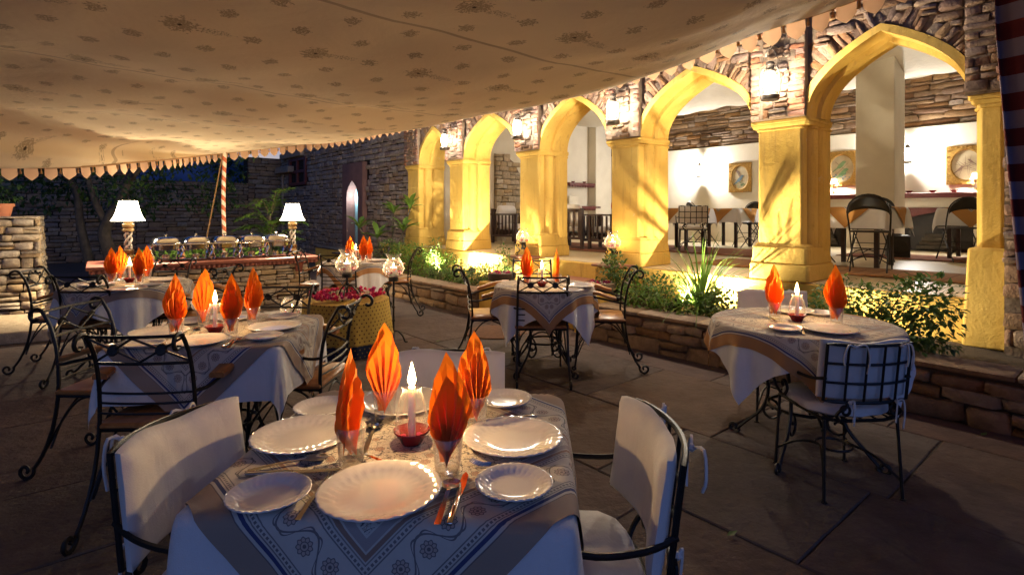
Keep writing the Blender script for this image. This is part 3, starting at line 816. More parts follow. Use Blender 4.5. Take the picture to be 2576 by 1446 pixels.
# ------------------------------------------------------------------ veranda platform, steps, planters
def frame_thing(name, label, cat, x, n, z=0, dr=0, group=None): return thing(name, label, cat, AF(x, n, z), RA + dr, group)
PF = bpy.data.objects.new('veranda_platform', None); COL.objects.link(PF); PF['kind'] = 'structure'
PF.location = AF(0, 0); PF.rotation_euler = (0, 0, RA)
mb = MB(); mb.box((-5.0, 9.05, .335), (13.2, 6.46, .67)); mb.build('platform_base', M['yellow'], PF, bevel=.015)
mb = MB(); mb.box((-5.0, 9.06, ZP - .004), (13.16, 6.42, .008)); mb.build('veranda_floor', M['floor_in'], PF)
M['redtread'] = simple('red_tread', (0.26, 0.10, 0.06), (0.2, 0.085, 0.055), .5, ns=4, bump=.2)
for k, (na, nb, zz) in enumerate(((4.72, 5.28, .22), (5.28, 5.83, .45))):
    mb = MB(); mb.box((-4.9, (na + nb) / 2, zz / 2 - .012), (1.34, nb - na, zz - .025)); rs = mb.build('step_riser', M['yellow'], PF, bevel=.012)
    mb = MB(); mb.box((-4.9, (na + nb) / 2 - .01, zz - .006), (1.34, nb - na - .004, .03), ch=.006); mb.build('step_tread', M['redtread'], PF)
# platform-level pedestals with red caps, lower pedestals with bowls
for x, n, zz, w in ((-6.42, 5.70, .672, .42), (-4.62, 5.68, .672, .40)):
    mb = MB(); mb.box((x, n - .02, .33), (w, .30, .66)); mb.build('pedestal', M['yellow'], PF, bevel=.015)
    mb = MB(); mb.box((x, n - .02, zz + .018), (w + .06, .36, .03), ch=.006); mb.build('pedestal_cap', M['redtread'], PF)
for x, n in ((-5.66, 4.62), (-4.16, 4.86)):
    mb = MB(); mb.box((x, n, .235), (.36, .50, .47)); mb.build('pedestal', M['yellow'], PF, bevel=.015)
def planter(label, xa, xb, nf, h, seed):
    t = thing('planter', label, 'planter', AF(0, 0), RA)
    mb = MB(); mb.box(((xa + xb) / 2, nf + .13, h / 2), (xb - xa, .20, h)); mb.box((xa + .11, (nf + .24 + 5.81) / 2, h / 2 - .002), (.20, 5.81 - nf - .24, h)); mb.box((xb - .11, (nf + .24 + 5.81) / 2, h / 2 - .003), (.20, 5.81 - nf - .24, h))
    mb.build('wall_core', M['mortar'], t, smooth=False)
    rr = random.Random(seed)
    place_stones(t, courses(xa, xb, .0, h - .03, nf, (.08, .15), (.16, .42), .14, None, seed, proud=.016), 'stone', 220)
    cp = []; x = xa
    while x < xb:
        w = rr.uniform(.35, .75); w = min(w, xb - x + .01)
        m2 = MB(); m2.box((x + w / 2, nf + .13 + rr.uniform(-.01, .01), h + .012), (w - .01, .30, .05), ch=.012); m2.build('coping_stone', M['stone'], t); x += w
    mb = MB(); mb.grid(lambda a, b: (xa + .2 + (xb - xa - .4) * a, nf + .24 + (5.80 - nf - .24) * b, h - .05 + .03 * sin(a * 17) * sin(b * 9)), 24, 8)
    mb.build('soil', M['soil'], t)
    return t
planter('low sandstone planter wall with bushes left of the veranda steps', -9.95, -5.86, 4.32, .31, 51)
planter('low sandstone planter wall with rose bushes right of the veranda steps', -4.14, 1.6, 4.56, .35, 52)
# low yellow landing walls in front of the doorway
for i, (px, py, z1, L, lab) in enumerate(((793, 673, .50, 3.3, 'low yellow parapet wall below the blue doorway'), (838, 690, .46, 2.6, 'shorter yellow parapet wall in front of the doorway parapet'))):
    p = G(px, py); t = thing('parapet_wall', lab, 'wall', (p[0], p[1], 0), RA)
    mb = MB(); mb.box((L / 2, .12, z1 / 2), (L, .24, z1)); mb.build('wall_body', M['yellow'], t, bevel=.015)
    mb = MB(); mb.box((L / 2, .12, z1 + .015), (L + .05, .29, .035), ch=.008); mb.build('coping', M['flag'], t)

# ------------------------------------------------------------------ interior of the veranda hall
NB = 12.2
HALL = bpy.data.objects.new('hall_walls', None); COL.objects.link(HALL); HALL['kind'] = 'structure'
HALL.location = AF(0, 0); HALL.rotation_euler = (0, 0, RA)
mb = MB(); mb.box((-4.55, NB + .15, ZP + 1.13), (11.7, .3, 2.26)); mb.build('back_wall', M['plaster'], HALL, bevel=.01)
mb = MB(); mb.box((-4.55, NB + .22, 3.75), (11.7, .3, 1.62)); upper = mb.build('upper_back_wall', M['mortar'], HALL, smooth=False)
place_stones(upper, courses(-10.3, 1.0, 2.96, 4.5, NB + .06, (.06, .15), (.20, .62), .16, None, 71, proud=.02, gap=.008), 'stone_hall', 300)
mb = MB(); mb.box((-10.45, 9.3, ZP + 1.9), (.3, 5.8, 3.8)); mb.build('end_wall', M['plaster'], HALL, bevel=.01)
mb = MB(); mb.box((1.45, 9.3, ZP + 1.9), (.3, 5.8, 3.8)); mb.build('end_wall', M['plaster'], HALL, bevel=.01)
mb = MB(); mb.box((-10.16, 11.85, ZP + 1.9), (.28, .66, 3.8)); mb.build('corner_pilaster', M['plaster'], HALL, bevel=.01)
# stone chimney breast on the end wall
cb = frame_thing('chimney_breast', 'rough stone chimney breast seen between two yellow columns', 'chimney', -10.28, 8.62, ZP, pi / 2)
def cmask(cx, cz, w_, h_): return cz < 1.05 + 1.05 * sqrt(max(0, 1 - ((cx + .42) / .95) ** 2)) if cx > -.42 else True
mb = MB(); mb.prism([(-.45, 0), (.45, 0), (.45, 1.25), (.38, 1.6), (.2, 1.9), (-.05, 2.05), (-.45, 2.1)], 0, .05, fn=lambda x, y, z: (x, z + .02, y)); mb.build('chimney_core', M['mortar'], cb, smooth=False)
place_stones(cb, courses(-.45, .45, 0, 2.1, -.04, (.10, .2), (.12, .3), .12, cmask, 73, proud=.02), 'stone_pale', 140)
# white square pillar
wp = frame_thing('square_pillar', 'plain white square pillar inside the hall behind the right arch', 'pillar', -3.05, 10.75, ZP)
mb = MB(); mb.box((0, 0, 1.75), (.56, .56, 3.5), ch=.012); mb.build('shaft', M['plaster'], wp)
mb = MB(); mb.box((0, 0, .06), (.62, .62, .12), ch=.012); mb.build('base', M['plaster'], wp)
# draped ceiling cloth
cl = MB()
def ceil_fn(a, b):
    x = -10.3 + 11.6 * a; n = 6.25 + 5.97 * b
    z = 4.10 - .22 * b + .10 * cos(b * 3 * 2 * pi) - .10 - .12 * sin(pi * ((a * 6) % 1)) * .5 + .015 * sin(x * 9 + n * 5)
    return (x, n, z)
cl.grid(ceil_fn, 96, 48); cl = cl.build('ceiling_cloth', M['ceil_cloth'], None, AF(0, 0), RA)
tag(cl, 'draped pale cloth ceiling hanging inside the arcade hall', 'ceiling cloth')
rf = MB(); rf.box((-4.6, 9.2, 4.6), (12.4, 7.0, .12)); rf.build('hall_roof', M['mortar'], HALL, smooth=False)

# two fireplaces on the back wall
def fireplace(x, w, label):
    t = frame_thing('fireplace', label, 'fireplace', x, NB - .22, ZP)
    mb = MB()
    for sx in (-1, 1): mb.box((sx * (w / 2 - .13), .11, .48), (.26, .22, .96), ch=.006)
    mb.box((0, .11, .84), (w - .52, .22, .24)); mb.build('surround', M['plaster'], t)
    hd = MB(); cvv = arch_curve(-w / 2 + .30, w / 2 - .30, .50, .20, 6); mm = len(cvv)
    hd.add([(a, -.012, b) for a, b in cvv] + [(a, -.012, .78) for a, b in cvv], [(k, k + 1, mm + k + 1, mm + k) for k in range(mm - 1)])
    hd.build('arched_lintel', M['maroon'], t, smooth=False, solid=.03)
    mb = MB(); mb.box((0, .19, .36), (w - .52, .04, .72)); mb.build('firebox', M['black'], t)
    lg = MB()
    for k in range(4): lg.tube([(-.3 + .04 * k, .08 + .03 * (k % 2), .06 + .07 * k), (.28 - .03 * k, .10, .07 + .07 * k)], .04, 7)
    lg.build('logs', M['bark'], t)
    mb = MB(); mb.box((0, .07, 1.0), (w + .18, .38, .09), ch=.01); mb.build('mantel', M['maroon'], t, bevel=.006)
    return t
fireplace(-2.55, 1.55, 'plastered fireplace with maroon mantel right of the white pillar')
fireplace(-4.45, 1.4, 'plastered fireplace with maroon mantel left of the white pillar')
def mantel_shelf(n, z, L, label):
    t = frame_thing('wall_shelf', label, 'shelf', -10.15, n, z, pi / 2)
    mb = MB(); mb.box((0, .0, 0), (L, .26, .07), ch=.008); mb.build('board', M['maroon'], t)
    mb = MB()
    for k in range(int(L / .1)): mb.box((-L / 2 + .05 + k * .1, -.10, -.055), (.06, .05, .05))
    mb.build('bracket_moulding', M['maroon'], t)
mantel_shelf(11.0, 2.12, 1.0, 'upper maroon wall shelf on the white end wall')
mantel_shelf(11.05, 1.50, 1.35, 'lower maroon mantel shelf behind the wooden armchairs')
bowl_me = MB(); bowl_me.lathe([(.025, 0), (.03, .006), (.055, .035), (.06, .042), (.05, .036), (.02, .012)], 16); bowl_me = bowl_me.mesh('bowl_shape', M['red_glaze'])
def bowl(x, n, z, lab):
    o = inst(bowl_me, 'bowl', None, AF(x, n, z)); tag(o, lab, 'bowl', 'small bowls on shelves')
for k, x in enumerate((-2.95, -2.6, -2.3)): bowl(x, NB - .2, ZP + 1.046, ['leftmost', 'middle', 'rightmost'][k] + ' of three little bowls on the right mantel')
bowl(-4.3, NB - .2, ZP + 1.046, 'lone little bowl on the mantel left of the white pillar')
for k, n in enumerate((10.75, 11.2)): bowl(-10.15, n, 2.156, ['left', 'right'][k] + ' little bowl on the upper end wall shelf')

# framed bird prints
M['bird_blue'] = simple('ink_blue', (0.05, 0.10, 0.16), (0.10, 0.16, 0.18), .6, ns=25)
M['bird_green'] = simple('ink_green', (0.08, 0.16, 0.06), (0.14, 0.22, 0.09), .6, ns=25)
M['bird_brown'] = simple('ink_brown', (0.16, 0.08, 0.04), (0.10, 0.06, 0.035), .6, ns=25)
def picture(s, z, w, h, kind, label):
    t = frame_thing('framed_print', label, 'picture', -s, NB - .02, z)
    mb = MB(); seg = 40; ov = [(w * .36 * cos(2 * pi * k / seg) , h * .38 * sin(2 * pi * k / seg)) for k in range(seg)]
    def sq(k):
        a = 2 * pi * k / seg; c_, s_ = cos(a), sin(a); q = max(abs(c_), abs(s_)); return (w / 2 * c_ / q, h / 2 * s_ / q)
    rc = [sq(k) for k in range(seg)]
    mb.add([(x, -.025, y) for x, y in rc] + [(x * 1.08, -.03, y * 1.08) for x, y in ov] + [(x, -.012, y) for x, y in ov] + [(x, .01, y) for x, y in rc],
           [(k, (k + 1) % seg, seg + (k + 1) % seg, seg + k) for k in range(seg)] + [(seg + k, seg + (k + 1) % seg, 2 * seg + (k + 1) % seg, 2 * seg + k) for k in range(seg)] + [(3 * seg + k, 3 * seg + (k + 1) % seg, (k + 1) % seg, k) for k in range(seg)])
    for k in range(28):
        a = 2 * pi * k / 28; c_, s_ = cos(a), sin(a); q = max(abs(c_), abs(s_)); x, y = w * .465 * c_ / q, h * .468 * s_ / q
        mb.box((x, -.03, y), (.028, .02, .028), ch=.006)
    mb.build('frame', M['gold'], t, smooth=False)
    mb = MB(); mb.add([(x, -.008, y) for x, y in ov], [tuple(range(seg))]); mb.build('print', M['paper'], t, smooth=False)
    bm = MB(); rr = random.Random(len(label))
    def flat(pts, mi, y=-.0115): bm.add([(x * w, y, yy * h) for x, yy in pts], [tuple(range(len(pts)))], mi)
    def twig(a, b, wd=.008, y=-.010):
        dx, dy = b[0] - a[0], b[1] - a[1]; l = hypot(dx, dy) or 1; nx, ny = -dy / l * wd, dx / l * wd
        flat([(a[0] - nx, a[1] - ny), (b[0] - nx * .4, b[1] - ny * .4), (b[0] + nx * .4, b[1] + ny * .4), (a[0] + nx, a[1] + ny)], 1, y)
    def bird(cx, cy, s_, mi, flip=1, wing=False):
        body = [(-.16, -.10), (-.06, -.12), (.04, -.06), (.10, .03), (.15, .06), (.10, .10), (.03, .09), (-.04, .03), (-.12, -.04)]
        flat([(cx + flip * x * s_, cy + y * s_) for x, y in body], mi, -.013)
        flat([(cx + flip * x * s_, cy + y * s_) for x, y in [(-.14, -.08), (-.30, -.20), (-.27, -.22), (-.10, -.11)]], mi, -.0125)
        if wing: flat([(cx + flip * x * s_, cy + y * s_) for x, y in [(-.02, .02), (-.20, .26), (-.10, .24), (-.04, .20), (.02, .08)]], 1, -.0135)
    if kind == 0:
        twig((-.25, -.05), (.25, -.28)); twig((-.05, -.15), (.2, -.1)); bird(.02, -.02, 1.1, 0, 1, True)
        for k in range(7): bm.leaf((w * rr.uniform(-.1, .2), -.012, h * rr.uniform(-.26, -.18)), (rr.uniform(-1, 1), 0, rr.uniform(-1, .3)), (0, -1, 0), .07, .03, 0, 2)
    elif kind == 1:
        twig((-.28, -.25), (.2, .15)); twig((-.2, .2), (.25, -.15)); bird(.0, .12, 1.0, 2); bird(.06, -.10, 1.1, 2)
        for k in range(8): bm.leaf((w * rr.uniform(-.2, .2), -.012, h * rr.uniform(-.3, -.15)), (rr.uniform(-1, 1), 0, rr.uniform(-1, .5)), (0, -1, 0), .07, .03, 0, 0)
    else:
        for k in range(14):
            a = (rr.uniform(-.1, .1), rr.uniform(-.15, .1)); an = rr.uniform(0, 2 * pi); twig(a, (a[0] + .27 * cos(an), a[1] + .26 * sin(an)), .007, -.010 - k * .0002)
        bird(-.14, -.08, .6, 1); bird(.1, .1, .5, 1, -1)
    bm.build('bird_drawing', [M['bird_blue'], M['bird_brown'], M['bird_green']], t, smooth=False)
picture(6.24, 2.17, .54, .68, 0, 'gilt framed print of one blue bird beside the wall lamp')
picture(4.12, 2.25, .58, .70, 1, 'gilt framed print of green birds left of the white pillar')
picture(2.16, 2.20, .56, .68, 2, 'gilt framed print of bare branches at far right')

# wall sconces (hurricane lanterns on the plaster)
def sconce(s, z, label):
    t = frame_thing('wall_lamp', label, 'wall lamp', -s, NB - .16, z)
    mb = MB(); mb.lathe([(.07, -.17), (.075, -.15), (.06, -.12), (.035, -.11)], 14); mb.lathe([(.035, .10), (.05, .11), (.04, .15), (.02, .18)], 14); mb.tube([(0, .15, .0), (0, .05, .16), (0, 0, .17)], .008, 6)
    mb.tube([(.05 * cos(a), 0, .24 + .06 * sin(a)) for a in [k * pi / 6 for k in range(12)]], .005, 5, True); mb.build('holder', M['lantern_metal'], t)
    g = MB(); g.lathe([(.035, -.11), (.06, -.05), (.06, .02), (.035, .10)], 14, cap0=False, cap1=False); g.build('globe', M['lantern_glow'], t)
    lamp('bulb', t, (0, -.03, 0), 150, (1.0, .97, .92), .05)
sconce(7.19, 2.38, 'lit lantern wall lamp on the white wall left of the blue bird print')
sconce(2.98, 2.44, 'lit wall lamp half hidden behind the white pillar')

# ------------------------------------------------------------------ turned table lamps
def make_lamp(label, loc, rz, power, scale=1.0, dense=False):
    t = thing('table_lamp', label, 'lamp', loc, rz, 'lit table lamps')
    b = MB(); b.lathe([(.085, 0), (.09, .02), (.065, .045), (.07, .06), (.05, .09), (.058, .10), (.058, .14), (.045, .15)], 18); b.build('base', M['bronze'], t)
    st = MB()
    for k in range(3):
        st.tube([(.032 * cos(2 * pi * k / 3 + q * .36), .032 * sin(2 * pi * k / 3 + q * .36), .15 + .21 * q / 14) for q in range(15)], .013, 7)
    st.build('twisted_stem', M['cream_paint'], t)
    nk = MB(); nk.lathe([(.045, .36), (.06, .37), (.06, .39), (.045, .40), (.062, .42), (.062, .45), (.045, .46), (.05, .48), (.068, .50), (.068, .53), (.02, .54), (.015, .60)], 18); nk.build('neck', M['bronze'], t)
    sh = MB(); n = 8; prof = [(.178, .49), (.152, .53), (.125, .60), (.105, .68), (.094, .73)]
    vs = []
    for r, z in prof:
        for k in range(n * 4):
            a = 2 * pi * k / (n * 4); sag = 1 - .045 * abs(sin(a * n / 2)); vs.append((r * sag * cos(a), r * sag * sin(a), z))
    q = n * 4; fs = [(i * q + k, i * q + (k + 1) % q, (i + 1) * q + (k + 1) % q, (i + 1) * q + k) for i in range(len(prof) - 1) for k in range(q)]
    sh.add(vs, fs); sh = sh.build('lamp_shade', M['shade_opaque' if dense else 'lampshade'], t)
    cpm = MB(); cpm.lathe([(.03, .728), (.093, .728), (.093, .731), (.03, .731)], 24, cap0=True, cap1=True); cpm.build('shade_ring', M['cream_paint'], sh)  # cap added to hold back light rising out of the shade
    lamp('bulb', t, (0, 0, .62), power, (1.0, .92, .80) if dense else (1.0, .80, .52), .04)
    t.scale = (scale,) * 3
    return t
M['bronze'] = simple('turned_brass', (0.33, 0.20, 0.08), (0.22, 0.13, 0.05), .4, .6, 12)
M['cream_paint'] = simple('cream_paint', (0.62, 0.55, 0.45), (0.5, 0.42, 0.32), .4, ns=12)
make_lamp('lit table lamp on the right mantel below the branches print', AF(-2.02, NB - .14, ZP + 1.047), 0, 110, .44, True)
make_lamp('lit table lamp on the mantel left of the white pillar', AF(-4.22, NB - .14, ZP + 1.047), 0, 110, .44, True)

# ------------------------------------------------------------------ rugs
def rug_mat(name, c):
    w = NM(name); x, y, _ = w.sep(w.coord()); co = w.coord()
    s1 = (x * 6.0).fr(); s2 = (y * 9.0).fr()
    b = w.mix(s1.gt(.86), c[0], c[1]); b = w.mix((s2.gt(.8)) * (s1.lt(.5)), b, c[2]); b = w.mix(w.noise(co, 40, 3), b, tuple(q * .7 for q in c[0]))
    w.set(b, .95, 0, .1); w.bump(w.noise(co, 220, 2), .4, .01); return w.m
RG = [rug_mat('kilim_tan', ((.40, .21, .10), (.18, .09, .055), (.48, .31, .18))), rug_mat('kilim_rust', ((.26, .11, .07), (.12, .055, .045), (.36, .22, .14)))]
def rug(x, n, w, d, mi, label, dr=0):
    t = frame_thing('rug', label, 'rug', x, n, ZP + .004, dr)
    mb = MB(); mb.grid(lambda a, b: ((a - .5) * w, (b - .5) * d, .008 + .004 * sin(a * 11) * sin(b * 7)), 10, 6); mb.build('weave', RG[mi], t, solid=.008)
    f = MB(); rr = random.Random(3)
    for sx in (-1, 1):
        y = -d / 2
        while y < d / 2: f.tube([(sx * w / 2, y, .008), (sx * (w / 2 + rr.uniform(.05, .08)), y + rr.uniform(-.015, .015), .004)], .004, 3); y += .022
    f.build('fringe', RG[mi], t)
rug(-2.25, 7.35, 2.3, 1.0, 0, 'fringed tan striped rug under the folding chairs behind the right arch')
rug(-2.1, 10.2, 2.4, 1.1, 1, 'fringed rust rug before the right fireplace')
rug(-5.3, 9.1, 2.6, 1.6, 1, 'rust rug under the grid backed chair behind the fourth arch')
rug(-3.7, 7.3, .8, 1.1, 0, 'small tan rug just left of the widest yellow column')
rug(-7.3, 8.2, 2.6, 1.7, 1, 'rust rug under the slatted wooden armchairs')
# ------------------------------------------------------------------ chairs
def P3(x, yz): return [(x, y, z) for y, z in yz]
def make_wood_chair():
    t = thing('iron_armchair', 'x', 'chair', (0, 0, 0), 0, 'iron armchairs with wooden seats and arms')
    ir = M['iron']
    for sx in (-1, 1):
        side = [(-.335, .055), (-.29, .12), (-.235, .26), (-.21, .42), (-.208, .55), (-.222, .68), (-.255, .79), (-.30, .865)]
        top = spiral(-.335, .835, .047, radians(40), .78, 12, .25)
        bot = spiral(-.375, .045, .045, radians(10), -1.15, 14, .22)
        path = list(reversed(bot)) + side + top
        path = [(y, z) for y, z in path]
        sm = smooth_path([(sx * (.195 + .015 * (1 - z / .9)), y, z) for y, z in path], 2)
        mb = MB(); mb.tube(sm, .0095, 6); mb.lathe([(.012, 0), (.012, .012)], 8, c=(sx * .21, -.372, -.006)); mb.build('back_post', ir, t)
        mb = MB(); fl = [(.19, .44), (.195, .25), (.205, .10), (.215, .04)] + spiral(.225, .03, .018, radians(200), .9, 8, .3)
        mb.tube(smooth_path([(sx * .19, y, z) for y, z in fl], 2), .0085, 6); mb.build('front_leg', ir, t)
        # arm iron and wooden rest
        mb = MB(); mb.tube(smooth_path([(sx * .197, -.212, .60), (sx * .235, -.16, .605), (sx * .255, -.06, .63), (sx * .255, .08, .655), (sx * .25, .16, .63), (sx * .235, .19, .56), (sx * .215, .15, .49), (sx * .20, .10, .445)], 4), .0085, 6)
        ar = mb.build('arm_iron', ir, t)
        wd = MB(); cs = [(-.13, .636), (-.07, .650), (.01, .678), (.10, .692), (.17, .682), (.235, .648)]
        vs = []
        for k, (y, z) in enumerate(cs):
            wv = .031 + .007 * sin(k / 5 * pi); ox = .02 * sin(k / 5 * pi * 1.2)
            for dx, dz in ((-wv, -.012), (wv, -.012), (wv + .003, .004), (wv - .006, .014), (-wv + .006, .014), (-wv - .003, .004)): vs.append((sx * (.255 + ox * .5) + dx, y, z + dz + .008))
        n = 6; fs = [tuple(range(n - 1, -1, -1)), tuple(range((len(cs) - 1) * n, len(cs) * n))] + [(i * n + k, i * n + (k + 1) % n, (i + 1) * n + (k + 1) % n, (i + 1) * n + k) for i in range(len(cs) - 1) for k in range(n)]
        wd.add(vs, fs); wd.build('armrest', M['teak'], t, ang=50)
        # curved braces below the seat
        mb = MB(); mb.tube(smooth_path([(sx * .19, .205, .10), (sx * .188, .17, .25), (sx * .186, .06, .375), (sx * .186, -.05, .43)], 4), .006, 5)
        mb.tube(smooth_path([(sx * .20, -.27, .16), (sx * .188, -.20, .30), (sx * .186, -.12, .40), (sx * .186, -.03, .432)], 4), .006, 5); mb.build('side_brace', ir, t)
    mb = MB()
    def by(z, x): # back surface y at height z
        pts = [(.42, -.21), (.55, -.208), (.68, -.222), (.79, -.255), (.865, -.30), (.90, -.31)]
        for (za, ya), (zb, yb) in zip(pts, pts[1:]):
            if z <= zb: return ya + (yb - ya) * (z - za) / (zb - za)
        return -.31
    def bar(pts, r=.0052): mb.tube([(x, by(z, x) - .022 * (1 - (x / .2) ** 2), z) for x, z in pts], r, 5)
    rng = [k / 10 * .392 - .196 for k in range(11)]
    bar([(x, .862) for x in rng], .0075); bar([(x, .735) for x in rng], .0075)
    for z in (.60, .555, .51): bar([(x, z) for x in rng], .0055)
    lat = lambda a, b: [(a[0] + (b[0] - a[0]) * k / 4, a[1] + (b[1] - a[1]) * k / 4) for k in range(5)]
    for q in ((-.196, 0), (0, .196)):
        bar(lat((q[0], .855), (q[1], .742))); bar(lat((q[0], .742), (q[1], .855)))
    mb.build('back_lattice', M['iron'], t)
    for x in (-.098, .098):
        d = MB(); d.lathe([(.0, -.006), (.022, -.005), (.026, 0), (.022, .005), (.0, .006)], 10, cap0=False, cap1=False)
        o = d.build('rosette', M['iron'], t, (x, by(.80, x) - .02, .799)); o.rotation_euler = (radians(72), 0, 0)
    mb = MB(); mb.tube(smooth_path([(-.19, .205, .12), (-.15, .19, .30), (0, .185, .41), (.15, .19, .30), (.19, .205, .12)], 5), .006, 5)
    mb.tube(smooth_path([(-.20, -.25, .16), (-.15, -.215, .32), (0, -.205, .415), (.15, -.215, .32), (.20, -.25, .16)], 5), .006, 5)
    for sx in (-1, 1): mb.tube(smooth_path([(sx * .19, .20, .12), (sx * .10, .11, .30), (sx * .03, .03, .41)], 4), .005, 5)
    mb.build('under_brace', M['iron'], t)
    st = MB(); st.box((0, 0, .452), (.44, .43, .026), ch=.008); seat = st.build('seat', M['teak'], t)
    fr = MB(); fr.tube([(-.2, -.2, .43), (.2, -.2, .43), (.2, .2, .43), (-.2, .2, .43)], .008, 5, True); fr.build('seat_frame', M['iron'], t)
    return t
def make_grid_chair(cush=True):
    t = thing('iron_grid_chair', 'x', 'chair', (0, 0, 0), 0, 'iron grid back chairs with white cushions')
    ir = M['iron']
    bow = lambda x: -.235 - .055 * (1 - (x / .23) ** 2)      # bowed back plane
    lean = lambda z: -(z - .5) * .13
    pt = lambda x, z: (x, bow(x) + lean(z), z)
    mb = MB(); z0, z1 = .505, .79; xs = [k / 12 * .45 - .225 for k in range(13)]
    mb.tube([pt(x, z0) for x in xs] + [pt(x, z1) for x in xs[::-1]], .0085, 6, True)
    for k in range(1, 5): x = -.225 + .09 * k; mb.tube([pt(x, z0), pt(x, (z0 + z1) / 2), pt(x, z1)], .0065, 5)
    for k in range(1, 3): z = z0 + (z1 - z0) * k / 3; mb.tube([pt(x, z) for x in xs], .0065, 5)
    mb.build('back_grid', ir, t)
    for sx in (-1, 1):
        # scroll carrying the back
        mb = MB(); mb.tube(smooth_path([(sx * .13, -.282, .505), (sx * .13, -.285, .488), (sx * .165, -.275, .46), (sx * .16, -.25, .43), (sx * .13, -.225, .40)], 3), .0085, 6)
        mb.tube([(sx * .13 + sx * (.03 * cos(a) * (1 - a / 12)), -.275, .462 + .03 * sin(a) * (1 - a / 12)) for a in [k * .6 for k in range(14)]], .0075, 5)
        mb.build('back_scroll', ir, t)
        # sweeping arm with a scroll at the front
        am = [(sx * .225, -.26, .62), (sx * .245, -.18, .60), (sx * .262, -.06, .60), (sx * .265, .07, .625), (sx * .262, .15, .60), (sx * .255, .175, .53), (sx * .245, .15, .46), (sx * .24, .09, .43), (sx * .24, .05, .47), (sx * .24, .07, .51), (sx * .24, .10, .50), (sx * .24, .095, .475)]
        mb = MB(); mb.tube(smooth_path(am, 4), .0085, 6); mb.build('arm', ir, t)
        for sy, yy in ((1, .19), (-1, -.21)):
            mb = MB(); mb.tube([(sx * .20, yy, .40), (sx * .215, yy + sy * .02, .0)], .0085, 6); mb.lathe([(.016, 0), (.016, .006)], 8, c=(sx * .215, yy + sy * .02, 0)); mb.build('leg', ir, t)
    mb = MB(); mb.tube([(x, y, .40) for x, y in [(.2, -.2), (.21, 0), (.2, .19), (.1, .215), (-.1, .215), (-.2, .19), (-.21, 0), (-.2, -.2), (-.1, -.235), (.1, -.235)]], .009, 6, True)
    for k in range(5): x = -.16 + .08 * k; mb.tube([(x, -.225, .40), (x, .21, .40)], .005, 4)
    mb.build('seat_frame', ir, t)
    mb = MB(); mb.tube([(.09 * cos(a), .0 + .09 * sin(a), .185) for a in [k * pi / 8 for k in range(16)]], .007, 5, True)
    for sx in (-1, 1): mb.tube(smooth_path([(sx * .212, .205, .09), (sx * .15, .10, .17), (sx * .09, 0, .19), (sx * .15, -.12, .17), (sx * .212, -.225, .09)], 4), .007, 5)
    mb.build('stretcher', ir, t)
    if cush:
        c = MB(); nx, nz = 30, 18; z0c, z1c = .515, .80
        def pad(a, b, f):
            x = (a - .5) * .475; z = z0c + (z1c - z0c) * b
            ed = min(min(a, 1 - a) * 14, min(b, 1 - b) * 8, 1.0); ed = min(min(a, 1 - a) * 10, min(b, 1 - b) * 7, 1.0); th = .012 + .024 * sqrt(max(ed, 0)) + .002 * sin(a * 31 + 3 * sin(b * 4)) * b + .002 * sin(a * 9 + b * 6)
            return (x, bow(x * .95) + lean(z) + .014 + (th * f + .020), z + .006 * sin(a * 9 + 1) * b)
        fn = lambda a, b: pad(a, b, 1.0); fb = lambda a, b: pad(1 - a, b, -.35)
        c.grid(fn, nx, nz); o0 = len(c.v); c.grid(fb, nx, nz)
        W_ = nx + 1
        fs = []
        for i in range(nx): fs.append((i + 1, i, o0 + nx - i, o0 + nx - i - 1)); k = nz * W_; fs.append((k + i, k + i + 1, o0 + k + nx - i - 1, o0 + k + nx - i))
        for j in range(nz): fs.append((j * W_, (j + 1) * W_, o0 + (j + 1) * W_ + nx, o0 + j * W_ + nx)); fs.append(((j + 1) * W_ + nx, j * W_ + nx, o0 + j * W_, o0 + (j + 1) * W_))
        c.add([], []); c.f += fs; c.m += [0] * len(fs); c.build('back_cushion', M['cushion'], t, ang=60)
        s = MB(); n = 28
        prof = [(.90, .405), (1.0, .418), (1.0, .445), (.93, .458), (.5, .463), (.02, .464)]
        vs = []
        for k_, z in prof:
            for q in range(n):
                a = 2 * pi * q / n; cx, sy = cos(a), sin(a); e = (abs(cx) ** 3.2 + abs(sy) ** 3.2) ** (-1 / 3.2)
                vs.append((cx * e * .225 * k_, sy * e * .225 * k_ * (1 if sy > 0 else 1.0) + .005, z + .004 * sin(a * 5) + .003 * sin(a * 11 + k_ * 4)))
        fs = [(i * n + q, i * n + (q + 1) % n, (i + 1) * n + (q + 1) % n, (i + 1) * n + q) for i in range(len(prof) - 1) for q in range(n)] + [tuple(range(n - 1, -1, -1)), tuple(range((len(prof) - 1) * n, len(prof) * n))]
        s.add(vs, fs); s.build('seat_cushion', M['cushion'], t, ang=60)
        rr = random.Random(2)
        for x, z in ((-.12, .785), (.13, .785), (-.12, .51), (.13, .51)):
            ti = MB(); p = pt(x, z); b_ = (p[0], p[1] - .018, p[2])
            for q in range(2):
                d = rr.uniform(-.05, .05); ti.tube(smooth_path([b_, (b_[0] + d, b_[1] - .015, b_[2] + .012), (b_[0] + d * 1.5, b_[1] - .012, b_[2] - .05), (b_[0] + d * 1.3, b_[1] - .006, b_[2] - rr.uniform(.08, .13))], 3), .0045, 4)
            ti.lathe([(.004, -.01), (.012, 0), (.004, .01)], 6, c=b_)
            ti.build('cushion_tie', M['cushion'], t)
    return t
